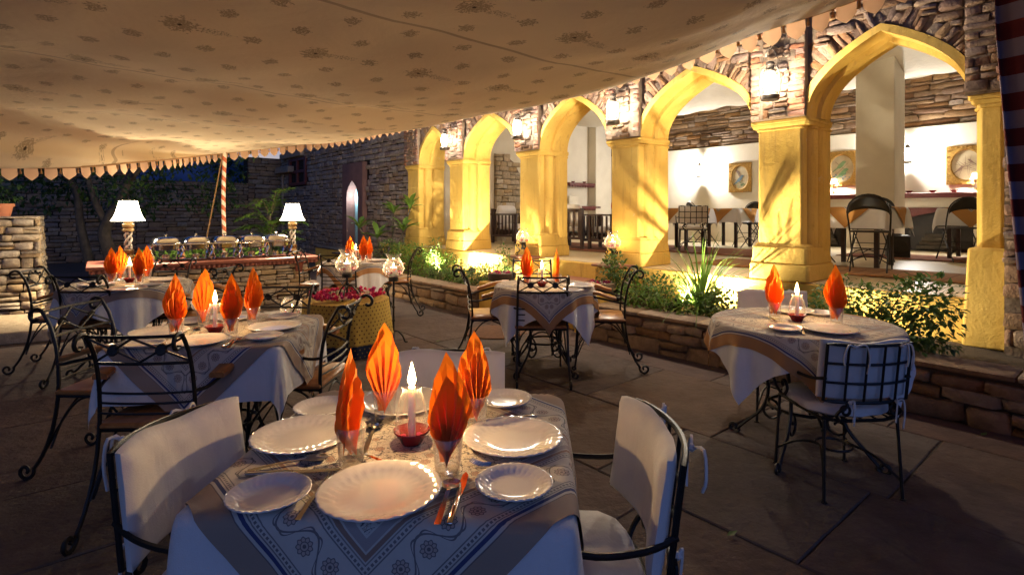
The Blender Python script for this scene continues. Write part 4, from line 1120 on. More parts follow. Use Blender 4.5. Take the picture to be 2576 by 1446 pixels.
def make_folding_chair():
    t = thing('folding_chair', 'x', 'chair', (0, 0, 0), 0, 'black metal folding chairs in the hall')
    k = M['black']; rr = [a * pi / 12 for a in range(13)]
    hoop = [(-.20, -.03, .46)] + [(-.21, -.10, .60)] + [(.215 * -cos(a), -.16 - .05 * sin(a), .70 + .20 * sin(a)) for a in rr] + [(.21, -.10, .60), (.20, -.03, .46)]
    mb = MB(); mb.tube(hoop, .010, 6); mb.build('back_hoop', k, t)
    mb = MB()
    def fn(a, b):
        th = pi * a; x = -.205 * cos(th); zt = .70 + .195 * sin(th); zb = .66 + .075 * sin(th)
        z = zb + (zt - zb) * b; return (x, -.165 - .055 * sin(th) * (.4 + .6 * b) - .03 * (1 - (x / .21) ** 2), z)
    mb.grid(fn, 20, 4); mb.build('backrest', k, t, solid=.004)
    for sx in (-1, 1):
        mb = MB(); mb.tube(smooth_path([(sx * .20, -.03, .46), (sx * .20, .12, .25), (sx * .20, .30, .02), (sx * .20, .325, .0)], 3), .009, 6); mb.build('leg', k, t)
        mb = MB(); mb.tube(smooth_path([(sx * .18, .20, .46), (sx * .18, 0, .25), (sx * .18, -.22, .02), (sx * .18, -.25, .0)], 3), .009, 6); mb.build('leg', k, t)
    mb = MB(); mb.box((0, .09, .465), (.40, .38, .02), ch=.006); mb.build('seat', k, t)
    mb = MB()
    for y, z in ((.24, .10), (-.16, .10)): mb.tube(smooth_path([(-.2, y, z), (-.1, y, z + .06), (0, y, z + .08), (.1, y, z + .06), (.2, y, z)], 3), .007, 5)
    mb.tube([(-.2, .08, .26), (.2, .08, .26)], .006, 5); mb.build('cross_bar', k, t)
    return t
def make_slat_chair(w=.72):
    t = thing('slatted_armchair', 'x', 'armchair', (0, 0, 0), 0, 'dark wooden slatted armchairs in the hall')
    k = M['darkwood']
    for sx in (-1, 1):
        for yy in (-.33, .33):
            mb = MB(); mb.box((sx * w / 2, yy, .31 if yy > 0 else .38), (.055, .055, .62 if yy > 0 else .76), ch=.004); mb.build('leg', k, t)
        mb = MB(); mb.box((sx * w / 2, 0, .635), (.075, .74, .03), ch=.004); mb.build('armrest', k, t)
        mb = MB(); mb.box((sx * w / 2, 0, .17), (.03, .62, .05)); mb.build('side_rail', k, t)
        for q in range(6):
            mb = MB(); mb.box((sx * w / 2, -.25 + .1 * q, .405), (.018, .035, .42)); mb.build('slat', k, t)
    mb = MB(); mb.box((0, -.33, .72), (w, .04, .06)); mb.box((0, -.33, .2), (w, .04, .05)); mb.build('back_rail', k, t)
    for q in range(6):
        mb = MB(); mb.box((-w / 2 + w * (q + .5) / 6, -.335, .46), (.04, .018, .48)); mb.build('slat', k, t)
    mb = MB(); mb.box((0, .0, .26), (w - .06, .62, .05)); mb.build('seat_frame', k, t)
    mb = MB(); mb.box((0, .02, .36), (w - .09, .62, .15), ch=.045); mb.build('seat_cushion', M['cushion'], t, sub=1)
    mb = MB(); mb.box((0, -.24, .63), (w - .1, .15, .42), ch=.045); mb.build('back_cushion', M['cushion'], t, sub=1)
    return t

# ------------------------------------------------------------------ draped cloths
def nearest(shape, x, y):
    if shape[0] == 'disk':
        r = hypot(x, y); Rr = shape[1]
        if r <= Rr: return (x, y), 0, (0, 0), 0
        return (x / r * Rr, y / r * Rr), r - Rr, (x / r, y / r), atan2(y, x) * Rr
    _, hx, hy = shape; cr = .02
    ix, iy = max(-hx + cr, min(hx - cr, x)), max(-hy + cr, min(hy - cr, y))
    dx, dy = x - ix, y - iy; d = hypot(dx, dy)
    if d <= cr: return (x, y), 0, (0, 0), 0
    nx, ny = dx / d, dy / d
    s = (y if abs(nx) > abs(ny) else x) + atan2(ny, nx) * .12
    return (ix + nx * cr, iy + ny * cr), d - cr, (nx, ny), s
def drape(shape, half, rot, z0, off, res=44, flare=.16, amp=.02, kw=16, ph=0, centre=(0, 0), maxdrop=9):
    mb = MB(); c, s = cos(rot), sin(rot)
    def fn(a, b):
        u, v = (a * 2 - 1) * half, (b * 2 - 1) * half
        x, y = u * c - v * s + centre[0], u * s + v * c + centre[1]
        p, e, n, al = nearest(shape, x, y)
        if e <= 0:
            return (p[0], p[1], z0 + off + .0008 * sin(u * 30) * sin(v * 26))
        e = min(e, maxdrop)
        g = min(e / .18, 1.0); wv = amp * g * (sin(al * kw + ph) * .7 + sin(al * kw * 1.9 + ph * 2 + 1) * .3 + .55)
        rnd_ = .012; k = 1 - math.exp(-e / rnd_)
        o = off * k + rnd_ * k + flare * max(e - .03, 0) + max(wv, 0)
        return (p[0] + n[0] * o, p[1] + n[1] * o, z0 + off - max(e - rnd_ * .55 * k, 0))
    mb.grid(fn, res, res, uvfn=lambda a, b: ((a * 2 - 1) * half, (b * 2 - 1) * half))
    return mb
M['print'] = print_cloth('block_print_cover', .555)
M['print_round'] = print_cloth('block_print_cover_round', .54, (.60, .54, .46), (.40, .20, .075))
def table_base(t, r):
    ir = M['iron']
    for k in range(4):
        a = pi / 4 + k * pi / 2; c, s = cos(a), sin(a)
        pr = [(r * .75, .70), (r * .55, .52), (r * .42, .34), (r * .50, .20), (r * .70, .10), (r * .82, .04)] + [(r * .88 + x, .04 + z) for x, z in spiral(0, 0, .035, radians(200), 1.1, 10, .3)]
        mb = MB(); mb.tube(smooth_path([(c * q, s * q, z) for q, z in pr], 3), .010, 6)
        sp = spiral(r * .40, .20, .07, radians(90), 1.2, 14, .25); mb.tube([(c * q, s * q, z) for q, z in sp], .008, 5)
        mb.build('table_leg', ir, t)
    mb = MB(); mb.tube([(r * .40 * cos(a), r * .40 * sin(a), .27) for a in [k * pi / 10 for k in range(20)]], .009, 6, True); mb.build('ring_stretcher', ir, t)
TZ = .75
def make_table(kind, loc, rz, size, lab, where, orot, ooff, wh, oh, printm):
    rnd = kind == 'round'
    t = thing('round_table' if rnd else 'square_table', lab, 'table', loc, rz)
    sh = ('disk', size[0]) if rnd else ('rect', size[0], size[1])
    mb = MB()
    if rnd: mb.lathe([(size[0] - .012, TZ - .03), (size[0] - .004, TZ - .02), (size[0] - .004, TZ - .004)], 40)
    else: mb.box((0, 0, TZ - .017), (size[0] * 2 - .008, size[1] * 2 - .008, .026))
    mb.build('table_top', M['teak'], t)
    table_base(t, min(size) * .95)
    seed = len(lab)
    w = drape(sh, wh, 0 if not rnd else orot + pi / 4, TZ, .002, 72, .04 if rnd else .05, .028 if rnd else .014, 27 if rnd else 15, seed, (0, 0)).build('white_tablecloth', M['white_cloth'], None, loc, rz, ang=180)
    tag(w, 'plain white tablecloth hanging from ' + where, 'tablecloth')
    o = drape(sh, oh, orot, TZ, .008, 72, .055 if rnd else .065, .028 if rnd else .014, 27 if rnd else 15, seed, ooff).build('printed_cover', printm, None, loc, rz, ang=180)
    tag(o, 'block printed brown and blue top cloth laid on ' + where, 'tablecloth')
    return t

# ------------------------------------------------------------------ place settings
def plate_mesh(r):
    mb = MB(); n = 120; rim = r * .73
    prof = [(.0, .006), (rim * .6, .0055), (rim * .93, .0075), (rim, .0115), (r * .84, .0165), (r * .96, .0205), (r, .0205), (r * .995, .018), (rim * 1.02, .007), (rim * .75, .0), (.0, .0)]
    vs = []; 
    for q, (rr_, z) in enumerate(prof):
        for k in range(n):
            a = 2 * pi * k / n; dz = 0; k2 = 1
            if 3 <= q <= 5: dz = .0016 * sin(a * 30 + q * 1.8)
            if q in (5, 6, 7): k2 = 1 + .005 * sin(a * 30)
            vs.append((rr_ * k2 * cos(a), rr_ * k2 * sin(a), z + dz))
    fs = [(i * n + k, i * n + (k + 1) % n, (i + 1) * n + (k + 1) % n, (i + 1) * n + k) for i in range(len(prof) - 1) for k in range(n)]
    mb.add(vs, fs); return mb.mesh('plate_shape', M['porcelain'], True, 180)
BIGP = plate_mesh(.138); SMALLP = plate_mesh(.090)
def tumbler_mesh():
    mb = MB(); mb.lathe([(.0, .0), (.027, .0), (.029, .004), (.0375, .098), (.0365, .099), (.0355, .097), (.0275, .016), (.0, .013)], 28, cap0=False, cap1=False); return mb.mesh('tumbler_shape', M['glass'], True, 60)
TUMB = tumbler_mesh()
def napkin_mesh(seed):
    rr = random.Random(seed); mb = MB(); nc = 13; nr = 12; sk = rr.uniform(-.14, .14)
    for layer in range(2):
        off = -.016 * layer; sc = 1 - rr.uniform(.08, .2) * layer; lean = rr.uniform(-.05, .05)
        vs = []
        for j in range(nc):
            t = j / (nc - 1) * 2 - 1; th = t * radians(25 + 2 * layer) + rr.uniform(-.02, .02); L = (.300 - .155 * abs(t) ** .82) * sc * (1 + sk * t)
            for i in range(nr):
                f = i / (nr - 1); l = L * f; zig = (.017 if j % 2 else -.017) * min(1, f * 2.2 + .12) * (1 - .85 * f ** 3)
                w = sin(th) * l * (1.0 if f < .55 else 1 - .12 * (f - .55))
                x = w * (.35 + .65 * min(1, f * 1.9)) ; z = .012 + cos(th) * l
                vs.append((x + lean * z * .4, zig + off + .10 * x * x + .02 * sin(f * 3), z))
        mb.add(vs, [(j * nr + i, (j + 1) * nr + i, (j + 1) * nr + i + 1, j * nr + i + 1) for j in range(nc - 1) for i in range(nr - 1)])
    # folded tail tucked at the side
    mb.add([(-.022, .012, .015), (.0, .022, .012), (.018, .012, .10), (-.012, .02, .125), (-.034, .008, .09)], [(0, 1, 2, 3), (0, 3, 4)])
    return mb.mesh('napkin_shape', M['napkin'], True, 22)
NAPK = [napkin_mesh(k) for k in range(7)]
def spoon_mesh():
    mb = MB()
    def fn(a, b):
        y = a * .19; w = .0045 + .0025 * (abs(a - .05) < .3) * (1 - a)
        if a > .70: q = (a - .70) / .30; w = .021 * sqrt(max(.0, 1 - (2 * q - 1) ** 2)) + .002
        else: q = 0
        x = (b * 2 - 1) * w; z = .006 + .012 * sin(a * pi * .9) * .5 - (.010 * sin(pi * q) * (1 - (b * 2 - 1) ** 2) if a > .7 else 0)
        return (x, y, max(z, .003))
    mb.grid(fn, 26, 6); return mb
def fork_mesh():
    mb = MB()
    mb.grid(lambda a, b: ((b * 2 - 1) * (.006 - .003 * a if a < .75 else .003 + .007 * (a - .75) / .25), a * .145, .006 + .006 * sin(a * pi)), 14, 3)
    for k in range(4): x = -.0095 + .0063 * k; mb.tube([(x * .95, .143, .007), (x, .165, .004), (x, .185, .007), (x * .97, .198, .012)], [.0016, .0017, .0014, .0007], 5)
    return mb
def knife_mesh():
    mb = MB(); mb.box((0, .055, .006), (.013, .11, .008), ch=.002); mb.prism([(-.006, .11), (.006, .11), (.010, .16), (.008, .21), (0, .225), (-.006, .21)], .004, .0065); return mb
def solid_mesh(mb, m_, th):
    me = mb.mesh('cutlery_shape', m_, True, 50); return me
SPOON = solid_mesh(spoon_mesh(), M['steel'], 0); FORK = solid_mesh(fork_mesh(), M['steel'], 0); KNIFE = solid_mesh(knife_mesh(), M['steel'], 0)
CUT = {'spoon': SPOON, 'fork': FORK, 'knife': KNIFE}
ZS = TZ + .009
def put(me, name, x, y, z, rz, label, cat, group): return tag(inst(me, name, None, (x, y, z), rz), label, cat, group)
def plate(x, y, big, label): put(BIGP if big else SMALLP, 'dinner_plate' if big else 'side_plate', x, y, ZS, R.uniform(0, 6), label, 'plate', 'white plates')
_nk = [0]
def napkin(x, y, rz, label, sc=1.0):
    put(TUMB, 'tumbler', x, y, ZS, R.uniform(0, 6), 'tumbler of ' + label, 'glass', 'tumblers')
    o = put(NAPK[_nk[0] % 7], 'napkin', x, y, ZS + .014, rz, label, 'napkin', 'orange napkins'); o.scale = (sc,) * 3; _nk[0] += 1
def cutlery(kind, x, y, rz, label): put(CUT[kind], kind, x, y, ZS, rz, label, kind, 'cutlery')
_cs = {}
def candle(x, y, where, power=2.2, z=None, chim=True):
    z = ZS if z is None else z
    t = thing('candle_lamp', 'lit white candle in a red dish with glass chimney on ' + where, 'candle', (x, y, z))
    t['group'] = 'table candles'
    if not _cs:
        b = MB(); b.lathe([(.0, 0), (.026, 0), (.030, .006), (.038, .022), (.051, .036), (.050, .039), (.040, .030), (.025, .014), (.0, .012)], 26, cap0=False, cap1=False, wob=lambda a, q: 1 + .02 * sin(a * 5)); _cs['dish'] = b.mesh('dish_shape', M['red_glaze'], True, 60)
        b = MB(); b.lathe([(.0105, .012), (.0105, .150), (.009, .155), (.003, .153)], 14); b.tube([(0, 0, .152), (.001, 0, .163)], .0012, 4); _cs['candle'] = b.mesh('candle_shape', M['wax'])
        b = MB(); b.lathe([(.002, .157), (.009, .165), (.012, .175), (.008, .197), (.001, .224)], 10); _cs['flame'] = b.mesh('flame_shape', M['flame'])
        b = MB(); b.lathe([(.043, .028), (.045, .05), (.043, .085), (.033, .125), (.026, .142), (.0255, .150), (.0275, .156)], 26, cap0=False, cap1=False); _cs['glass_chimney'] = b.mesh('chimney_shape', M['glass'], True, 60)
        b = MB(); rr = random.Random(1)
        for k in range(9): a = rr.uniform(0, 6.3); b.leaf((.016 * cos(a), .016 * sin(a), .016), (cos(a), sin(a), .4), (0, 0, 1), .02, .015, .1)
        _cs['petals'] = b.mesh('petal_shape', M['petal_red'], False)
    for k, me in _cs.items():
        if k == 'glass_chimney' and not chim: continue
        inst(me, k, t, (0, 0, 0))
    lamp('candle_light', t, (0, 0, .182), power, (1.0, .62, .26), .012)
    return t
# ------------------------------------------------------------------ courtyard tables
WCH = make_wood_chair(); GCH = make_grid_chair()
T = {
 1: ((-.277, 1.55, 0), 'the nearest square table'),
 2: ((-1.55, 2.98, 0), 'the square table at left'),
 3: ((-3.43, 4.9, 0), 'the far left round table'),
 4: ((-2.0, 7.05, 0), 'the farthest round table'),
 5: ((.28, 4.8, 0), 'the middle round table'),
 6: ((1.69, 3.19, 0), 'the right round table'),
}
make_table('square', T[1][0], radians(-3), (.42, .40), 'square iron table set for four nearest the camera', T[1][1], pi / 4, (0, 0), .67, .555, M['print'])
make_table('square', T[2][0], radians(5), (.40, .41), 'square iron table set for four in front of the buffet', T[2][1], pi / 4, (0, 0), .66, .555, M['print'])
make_table('round', T[3][0], 0, (.48,), 'round iron table beside the pale stone pillar', T[3][1], radians(38), (0, 0), .66, .555, M['print'])
make_table('round', T[4][0], 0, (.42,), 'round iron table behind the flower covered table', T[4][1], radians(40), (0, 0), .64, .54, M['print_round'])
make_table('round', T[5][0], 0, (.415,), 'round iron table below the veranda steps', T[5][1], radians(47), (0, 0), .62, .54, M['print_round'])
make_table('round', T[6][0], 0, (.48,), 'round iron table beside the right rose bush', T[6][1], radians(28), (-.03, -.02), .62, .54, M['print_round'])
def wch(x, y, rz, lab): dup(WCH, (x, y, 0.014), radians(rz), 'iron armchair with teak seat, ' + lab, 'iron armchairs with wooden seats and arms')
def gch(x, y, rz, lab): return dup(GCH, (x, y, 0.014), radians(rz), 'iron grid chair with white cushions, ' + lab, 'iron grid back chairs with white cushions')
wch(-1.60, 2.60, 3, 'back to camera at the left square table')
wch(-2.13, 3.03, -92, 'left side of the left square table')
wch(-1.22, 3.14, 87, 'right side of the left square table')
wch(-1.57, 3.46, 179, 'far side of the left square table')
wch(-3.46, 4.66, 2, 'back to camera at the far left round table')
wch(-3.97, 4.95, -74, 'left of the far left round table')
wch(-2.95, 5.08, 84, 'right of the far left round table')
wch(-3.66, 5.62, 176, 'far side of the far left round table')
wch(-2.08, 6.78, 2, 'back to camera at the farthest round table')
wch(-2.48, 7.12, -86, 'left of the farthest round table')
wch(-1.60, 7.42, 96, 'right of the farthest round table')
wch(-1.98, 7.6, 178, 'far side of the farthest round table')
wch(.24, 4.62, 1, 'back to camera at the middle round table')
wch(-.17, 5.02, -82, 'left of the middle round table')
wch(.78, 4.92, 84, 'right of the middle round table')
wch(.20, 5.46, 178, 'far side of the middle round table')
gch(.125, 1.51, 91, 'right of the nearest table')
gch(-.68, 1.47, -104, 'left of the nearest table').scale = (.84, 1, 1)
gch(-.275, 2.02, 178, 'far side of the nearest table')
gch(1.665, 2.84, 4, 'back to camera at the right round table').scale = (.92, .95, .97)
gch(1.86, 3.78, 170, 'far side of the right round table')

def tp(px, py): p = G(px, py, ZS + .01); return p[0], p[1]
n1, n2, n3, n4, n5, n6 = [' on ' + T[k][1] for k in range(1, 7)]
for px, py, big, lab in ((956, 1236, 1, 'big white plate nearest the camera' + n1), (1290, 1102, 1, 'big white plate at the right' + n1), (762, 1096, 1, 'big white plate at the left' + n1), (1010, 1012, 1, 'big white plate behind the candle' + n1),
                         (677, 1245, 0, 'small plate at the front left corner' + n1), (1293, 1219, 0, 'small plate at the front right' + n1), (1270, 1006, 0, 'small plate at the far right corner' + n1), (812, 1026, 0, 'small plate at the far left corner' + n1),
                         (400, 836, 1, 'big plate at the left' + n2), (500, 858, 1, 'big plate at the front' + n2), (692, 822, 1, 'big plate at the right' + n2), (590, 797, 1, 'big plate at the back' + n2),
                         (362, 866, 0, 'small plate at the front left corner' + n2), (665, 847, 0, 'small plate at the front right' + n2), (714, 797, 0, 'small plate at the far right corner' + n2), (482, 808, 0, 'small plate at the far left' + n2),
                         (415, 704, 1, 'big plate at the right' + n3), (322, 727, 1, 'big plate at the front' + n3), (245, 716, 1, 'big plate at the left' + n3), (384, 716, 0, 'small plate at the front right' + n3),
                         (950, 655, 1, 'big plate at the right' + n4), (880, 660, 1, 'big plate at the front' + n4), (926, 663, 0, 'small plate at the front right' + n4),
                         (1455, 719, 1, 'big plate at the right' + n5), (1350, 706, 1, 'big plate at the back' + n5), (1440, 731, 0, 'small plate at the front right' + n5), (1410, 705, 0, 'small plate at the back' + n5),
                         (2087, 829, 1, 'big plate nearest the camera' + n6), (1990, 781, 1, 'big plate at the back' + n6), (1972, 826, 0, 'small plate at the front left' + n6), (2065, 788, 0, 'small plate at the back right' + n6)):
    plate(*tp(px, py), big, lab)
for px, py, rz, sc, lab in ((883, 1157, 80, .90, 'pleated orange napkin left of the candle' + n1), (968, 1050, 8, .92, 'pleated orange napkin left behind the candle' + n1), (1126, 1186, -4, .92, 'red orange napkin in front right of the candle' + n1), (1196, 1068, 20, .88, 'pleated orange napkin right behind the candle' + n1),
                            (443, 843, 55, 1.0, 'leftmost orange napkin' + n2), (513, 817, 5, 1.0, 'orange napkin left of the candle' + n2), (581, 842, -4, 1.0, 'orange napkin right of the candle' + n2), (637, 811, 62, 1.0, 'rightmost orange napkin' + n2),
                            (281, 713, 60, 1.0, 'leftmost orange napkin' + n3), (303, 705, 15, 1.0, 'orange napkin left of the candle' + n3), (350, 714, -5, 1.0, 'orange napkin right of the candle' + n3), (371, 700, 55, 1.0, 'rightmost orange napkin' + n3),
                            (880, 656, 15, 1.0, 'leftmost orange napkin' + n4), (914, 659, -5, 1.05, 'widest orange napkin' + n4), (930, 656, 75, 1.0, 'rightmost orange napkin seen edge on' + n4),
                            (1326, 718, 25, 1.05, 'wide orange napkin left of the candle' + n5), (1402, 716, 80, 1.05, 'orange napkin seen edge on' + n5),
                            (1949, 797, 10, 1.0, 'brighter orange napkin left of the candle' + n6), (2104, 812, -8, 1.05, 'darker red orange napkin right of the candle' + n6)):
    napkin(*tp(px, py), radians(rz), lab, sc)
candle(*tp(1036, 1105), T[1][1], 5.5); candle(*tp(541, 832), T[2][1], 5); candle(*tp(326, 707), T[3][1], 4.5)
candle(*tp(895, 656), T[4][1], 4.5); candle(*tp(1363, 718), T[5][1], 5); candle(*tp(2005, 803), T[6][1], 5)
def cut(kind, a, b, lab):                                   # a = handle end, b = head end (sight lines on the table)
    p, q = tp(*a), tp(*b); rz = atan2(q[1] - p[1], q[0] - p[0]) - pi / 2
    cutlery(kind, p[0], p[1], rz, lab)
cut('fork', (748, 1302), (836, 1190), 'steel fork left of the nearest plate' + n1)
cut('spoon', (1100, 1313), (1140, 1200), 'steel spoon right of the nearest plate' + n1)
cut('knife', (1130, 1313), (1165, 1205), 'steel knife right of the nearest plate' + n1)
cut('spoon', (622, 1180), (800, 1148), 'steel spoon below the left plate' + n1)
cut('knife', (618, 1187), (800, 1178), 'steel knife below the left plate' + n1)
cut('spoon', (918, 1130), (950, 1060), 'steel spoon standing between napkin and candle' + n1)
cut('spoon', (880, 1110), (925, 1072), 'steel spoon behind the left tumbler' + n1)
cut('spoon', (1010, 1178), (930, 1148), 'steel spoon behind the nearest plate' + n1)
cut('fork', (1375, 1183), (1208, 1160), 'steel fork between the two right plates' + n1)
cut('knife', (1350, 1043), (1200, 1052), 'steel knife beside the far right plate' + n1)
cut('spoon', (575, 872), (605, 845), 'steel spoon right of the front plate' + n2)
cut('knife', (560, 870), (590, 850), 'steel knife right of the front plate' + n2)
cut('spoon', (472, 842), (500, 822), 'steel spoon left of the candle' + n2)
cut('fork', (2022, 838), (2012, 812), 'steel fork left of the nearest plate' + n6)
cut('knife', (2150, 838), (2120, 818), 'steel knife right of the nearest plate' + n6)
cut('fork', (1925, 792), (1945, 802), 'steel fork at the left' + n6)

# ------------------------------------------------------------------ flower covered low table and hurricane lights
def yprint():
    w = NM('yellow_block_print'); u, v, _ = w.sep(w.coord('UV'))
    row = (v / .034).fl(); cx = ((u / .045 + row * .5).fr() - .5) * 1.3; cy = (v / .034).fr() - .5
    r_ = (cx * cx + cy * cy).sq() + X(w.nt, w.noise(w.coord('UV'), 120, 2)) * .25
    c = w.mix(r_.lt(.34), (.50, .34, .07), (.10, .035, .02)); hem = v.lt(.12)
    c = w.mix(hem, c, (.018, .022, .05)); c = w.mix(hem * r_.lt(.3), c, (.22, .15, .04)); c = w.mix(v.band(.118, .128), c, (.30, .2, .05))
    w.set(c, .85, 0, .2); w.bump(w.noise(w.coord('UV'), 300, 2), .2, .01); return w.m
ft = ((872 - 1288) / 1380 * 5.5, 5.5, 0)
t = thing('low_round_table', 'low round table under a yellow printed cloth with blue hem', 'table', ft)
mb = MB(); mb.lathe([(.39, .48), (.408, .49), (.408, .515)], 36); mb.build('table_top', M['teak'], t)
mb = MB(); mb.lathe([(.05, .012), (.05, .48)], 12); mb.build('pedestal', M['teak'], t)
mb = MB()
def ycl(a, b):
    th = 2 * pi * a; z = .52 - .50 * b; r_ = .415 + .04 * b + (.016 + .012 * sin(th * 3)) * b * sin(th * 17 + 1.5 * sin(th * 4))
    return (r_ * cos(th), r_ * sin(th), z)
mb.grid(ycl, 120, 10, uvfn=lambda a, b: (a * 2.6, .50 * (1 - b)))
mb.grid(lambda a, b: (.415 * b * cos(2 * pi * a), .415 * b * sin(2 * pi * a), .5205), 60, 3, uvfn=lambda a, b: (a * 2.6 * b, .50 + b * .2))
yc = mb.build('yellow_tablecloth', yprint(), None, ft, ang=70); tag(yc, 'yellow block printed cloth with dark blue hem on the low table', 'tablecloth')
fa = thing('flower_arrangement', 'ring of red, magenta and white blossoms heaped on the yellow table', 'flowers', (ft[0], ft[1], .522))
def flower_mesh(m_, seed):
    rr = random.Random(seed); mb = MB()
    for k in range(11):
        a = rr.uniform(0, 2 * pi); e = rr.uniform(.1, 1.3); mb.leaf((0, 0, .008), (cos(a) * cos(e), sin(a) * cos(e), sin(e)), (0, 0, 1), rr.uniform(.028, .042), rr.uniform(.022, .034), -.1)
    return mb.mesh('flower_shape', m_, False)
FLW = {k: [flower_mesh(M[k], q) for q in range(3)] for k in ('petal_red', 'petal_pink', 'petal_white')}
rr = random.Random(8)
for k in range(190):
    q = sqrt(rr.random()) * .365; a = rr.uniform(0, 2 * pi)
    kind = 'petal_white' if (.13 < q < .24 and sin(a * 3 + .6) > -.25) else rr.choice(('petal_red', 'petal_red', 'petal_pink'))
    if q < .12: kind = rr.choice(('petal_red', 'petal_pink'))
    inst(rr.choice(FLW[kind]), 'flower', fa, (q * cos(a), q * sin(a), rr.uniform(.0, .022) + .02 * (q > .25)), rr.uniform(0, 6), (rr.uniform(.8, 1.25),) * 3)

def globe_candle(t, z, sc=1.0, pet=True, power=4.0):
    g = MB(); pr = [(.045, .0), (.085, .02), (.112, .065), (.112, .10), (.088, .15), (.064, .185), (.062, .20), (.075, .225), (.082, .24)]
    g.lathe([(r * sc, z + q * sc) for r, q in pr], 30, cap0=True, cap1=False, wob=lambda a, q: 1 + (.02 * sin(a * 10) if q > z + .215 * sc else 0)); g.build('glass_globe', M['glass'], t, ang=60)
    c = MB(); c.lathe([(.04 * sc, z + .012), (.04 * sc, z + .095 * sc), (.034 * sc, z + .10 * sc), (.01, z + .094 * sc)], 18); c.build('candle', M['wax'], t)
    f = MB(); f.lathe([(.001, z + .10 * sc), (.007, z + .108 * sc), (.009, z + .115 * sc), (.006, z + .130 * sc), (.001, z + .15 * sc)], 10); f.build('flame', M['flame'], t)
    if pet:
        b = MB(); r_ = random.Random(3)
        for k in range(22): a = r_.uniform(0, 6.3); q = r_.uniform(.045, .085) * sc; b.leaf((q * cos(a), q * sin(a), z + .02 + r_.uniform(0, .02)), (r_.uniform(-1, 1), r_.uniform(-1, 1), .5), (0, 0, 1), .035, .03, .1)
        b.build('petals', M['petal_red'], t, smooth=False)
    lamp('candle_light', t, (0, 0, z + .128 * sc), power, (1.0, .64, .30), .02)
def tripod_stand(label, loc, h, power=4.0):
    t = thing('candle_stand', label, 'candle stand', loc)
    m = MB(); m.tube([(0, 0, .06), (0, 0, h - .03)], .011, 8)
    for q in (.35, .55, .75) if h > .5 else (.6,): m.lathe([(.011, -.014), (.02, -.004), (.02, .004), (.011, .014)], 10, c=(0, 0, h * q))
    m.build('stem', M['iron'], t)
    for k in range(3):
        a = .5 + k * 2 * pi / 3; m = MB(); m.tube(smooth_path([(0, 0, .13), (.05 * cos(a), .05 * sin(a), .125), (.10 * cos(a), .10 * sin(a), .07), (.125 * cos(a), .125 * sin(a), .01), (.15 * cos(a), .15 * sin(a), .006)], 4), .009, 6); m.build('foot', M['iron'], t)
    m = MB(); m.lathe([(.018, h - .05), (.05, h - .045), (.05, h - .005), (.02, h)], 16); m.build('cup', M['iron'], t)
    globe_candle(t, h, 1.0, True, power); return t
tripod_stand('short iron candle stand with glass globe rising from the flower table', (ft[0] + .01, ft[1] - .02, .522), .26)
p = G(990, 868); tripod_stand('tall iron tripod candle stand with glass globe on the floor', (p[0], p[1], .014), .70)
def scroll_stand(label, loc):
    t = thing('scroll_candle_stand', label, 'candle stand', loc)
    for k in range(3):
        a = pi + k * 2 * pi / 3; m = MB()
        pr = spiral(.075, .16, .025, radians(-60), 1.0, 10, .3)[::-1] + [(.085, .13), (.045, .095), (.06, .06), (.095, .045)] + spiral(.085, .025, .024, radians(60), -1.0, 10, .3)
        m.tube(smooth_path([(q * cos(a), q * sin(a), z) for q, z in pr], 2), .008, 5); m.build('scroll_leg', M['iron'], t)
    m = MB(); m.lathe([(.03, .10), (.018, .14), (.02, .17), (.055, .19), (.055, .20), (.02, .20)], 14); m.build('cup', M['iron'], t)
    globe_candle(t, .20, .95, True, 4.5); return t
scroll_stand('scrolled iron candle stand with globe before the third column', AF(-6.42, 5.66, .707))
scroll_stand('scrolled iron candle stand with globe before the fourth column', AF(-4.62, 5.64, .707))
p = ((735 - 1288) / 1380 * 7.3, 7.3, .014)
t = thing('candle_bowl', 'round glass bowl with a candle on the floor before the buffet', 'candle bowl', p)
g = MB(); g.lathe([(.06, 0), (.11, .02), (.152, .08), (.152, .13), (.12, .20), (.085, .235), (.09, .25)], 30, cap1=False); g.build('glass_bowl', M['glass'], t, ang=60)
c = MB(); c.lathe([(.055, .012), (.055, .10), (.048, .106), (.01, .10)], 18); c.build('candle', M['wax'], t)
f = MB(); f.lathe([(.001, .105), (.009, .114), (.007, .135), (.001, .152)], 10); f.build('flame', M['flame'], t)
b = MB(); rr = random.Random(5)
for k in range(20): a = rr.uniform(0, 6.3); b.leaf((.09 * cos(a), .09 * sin(a), .03), (rr.uniform(-1, 1), rr.uniform(-1, 1), .7), (0, 0, 1), .04, .035, .1)
b.build('petals', M['petal_red'], t, smooth=False); lamp('candle_light', t, (0, 0, .13), 4, (1, .64, .3), .02)
# stone bowls of petals by the steps
def stone_bowl(label, loc, mk, rough_):
    t = thing('stone_bowl', label, 'bowl', loc)
    m = MB(); m.lathe([(.12, 0), (.17, .01), (.185, .05), (.185, .11), (.165, .115), (.155, .07), (.0, .06)], 26, cap1=False, wob=lambda a, z: 1 + rough_ * sin(a * 13 + z * 50)); m.build('bowl_body', M[mk], t)
    rr = random.Random(6)
    for k in range(26):
        a = rr.uniform(0, 6.3); q = sqrt(rr.random()) * .13; inst(rr.choice(FLW[rr.choice(('petal_red', 'petal_white', 'petal_pink'))]), 'flower', t, (q * cos(a), q * sin(a), .075 + rr.uniform(0, .02)), rr.uniform(0, 6))
M['bowl_dark'] = simple('dark_stone', (.05, .03, .022), (.035, .02, .016), .6, ns=12, bump=.4)
M['bowl_pale'] = simple('rough_pale_stone', (.26, .19, .125), (.18, .13, .09), .9, ns=22, bump=.8, bs=40, bd=.01)
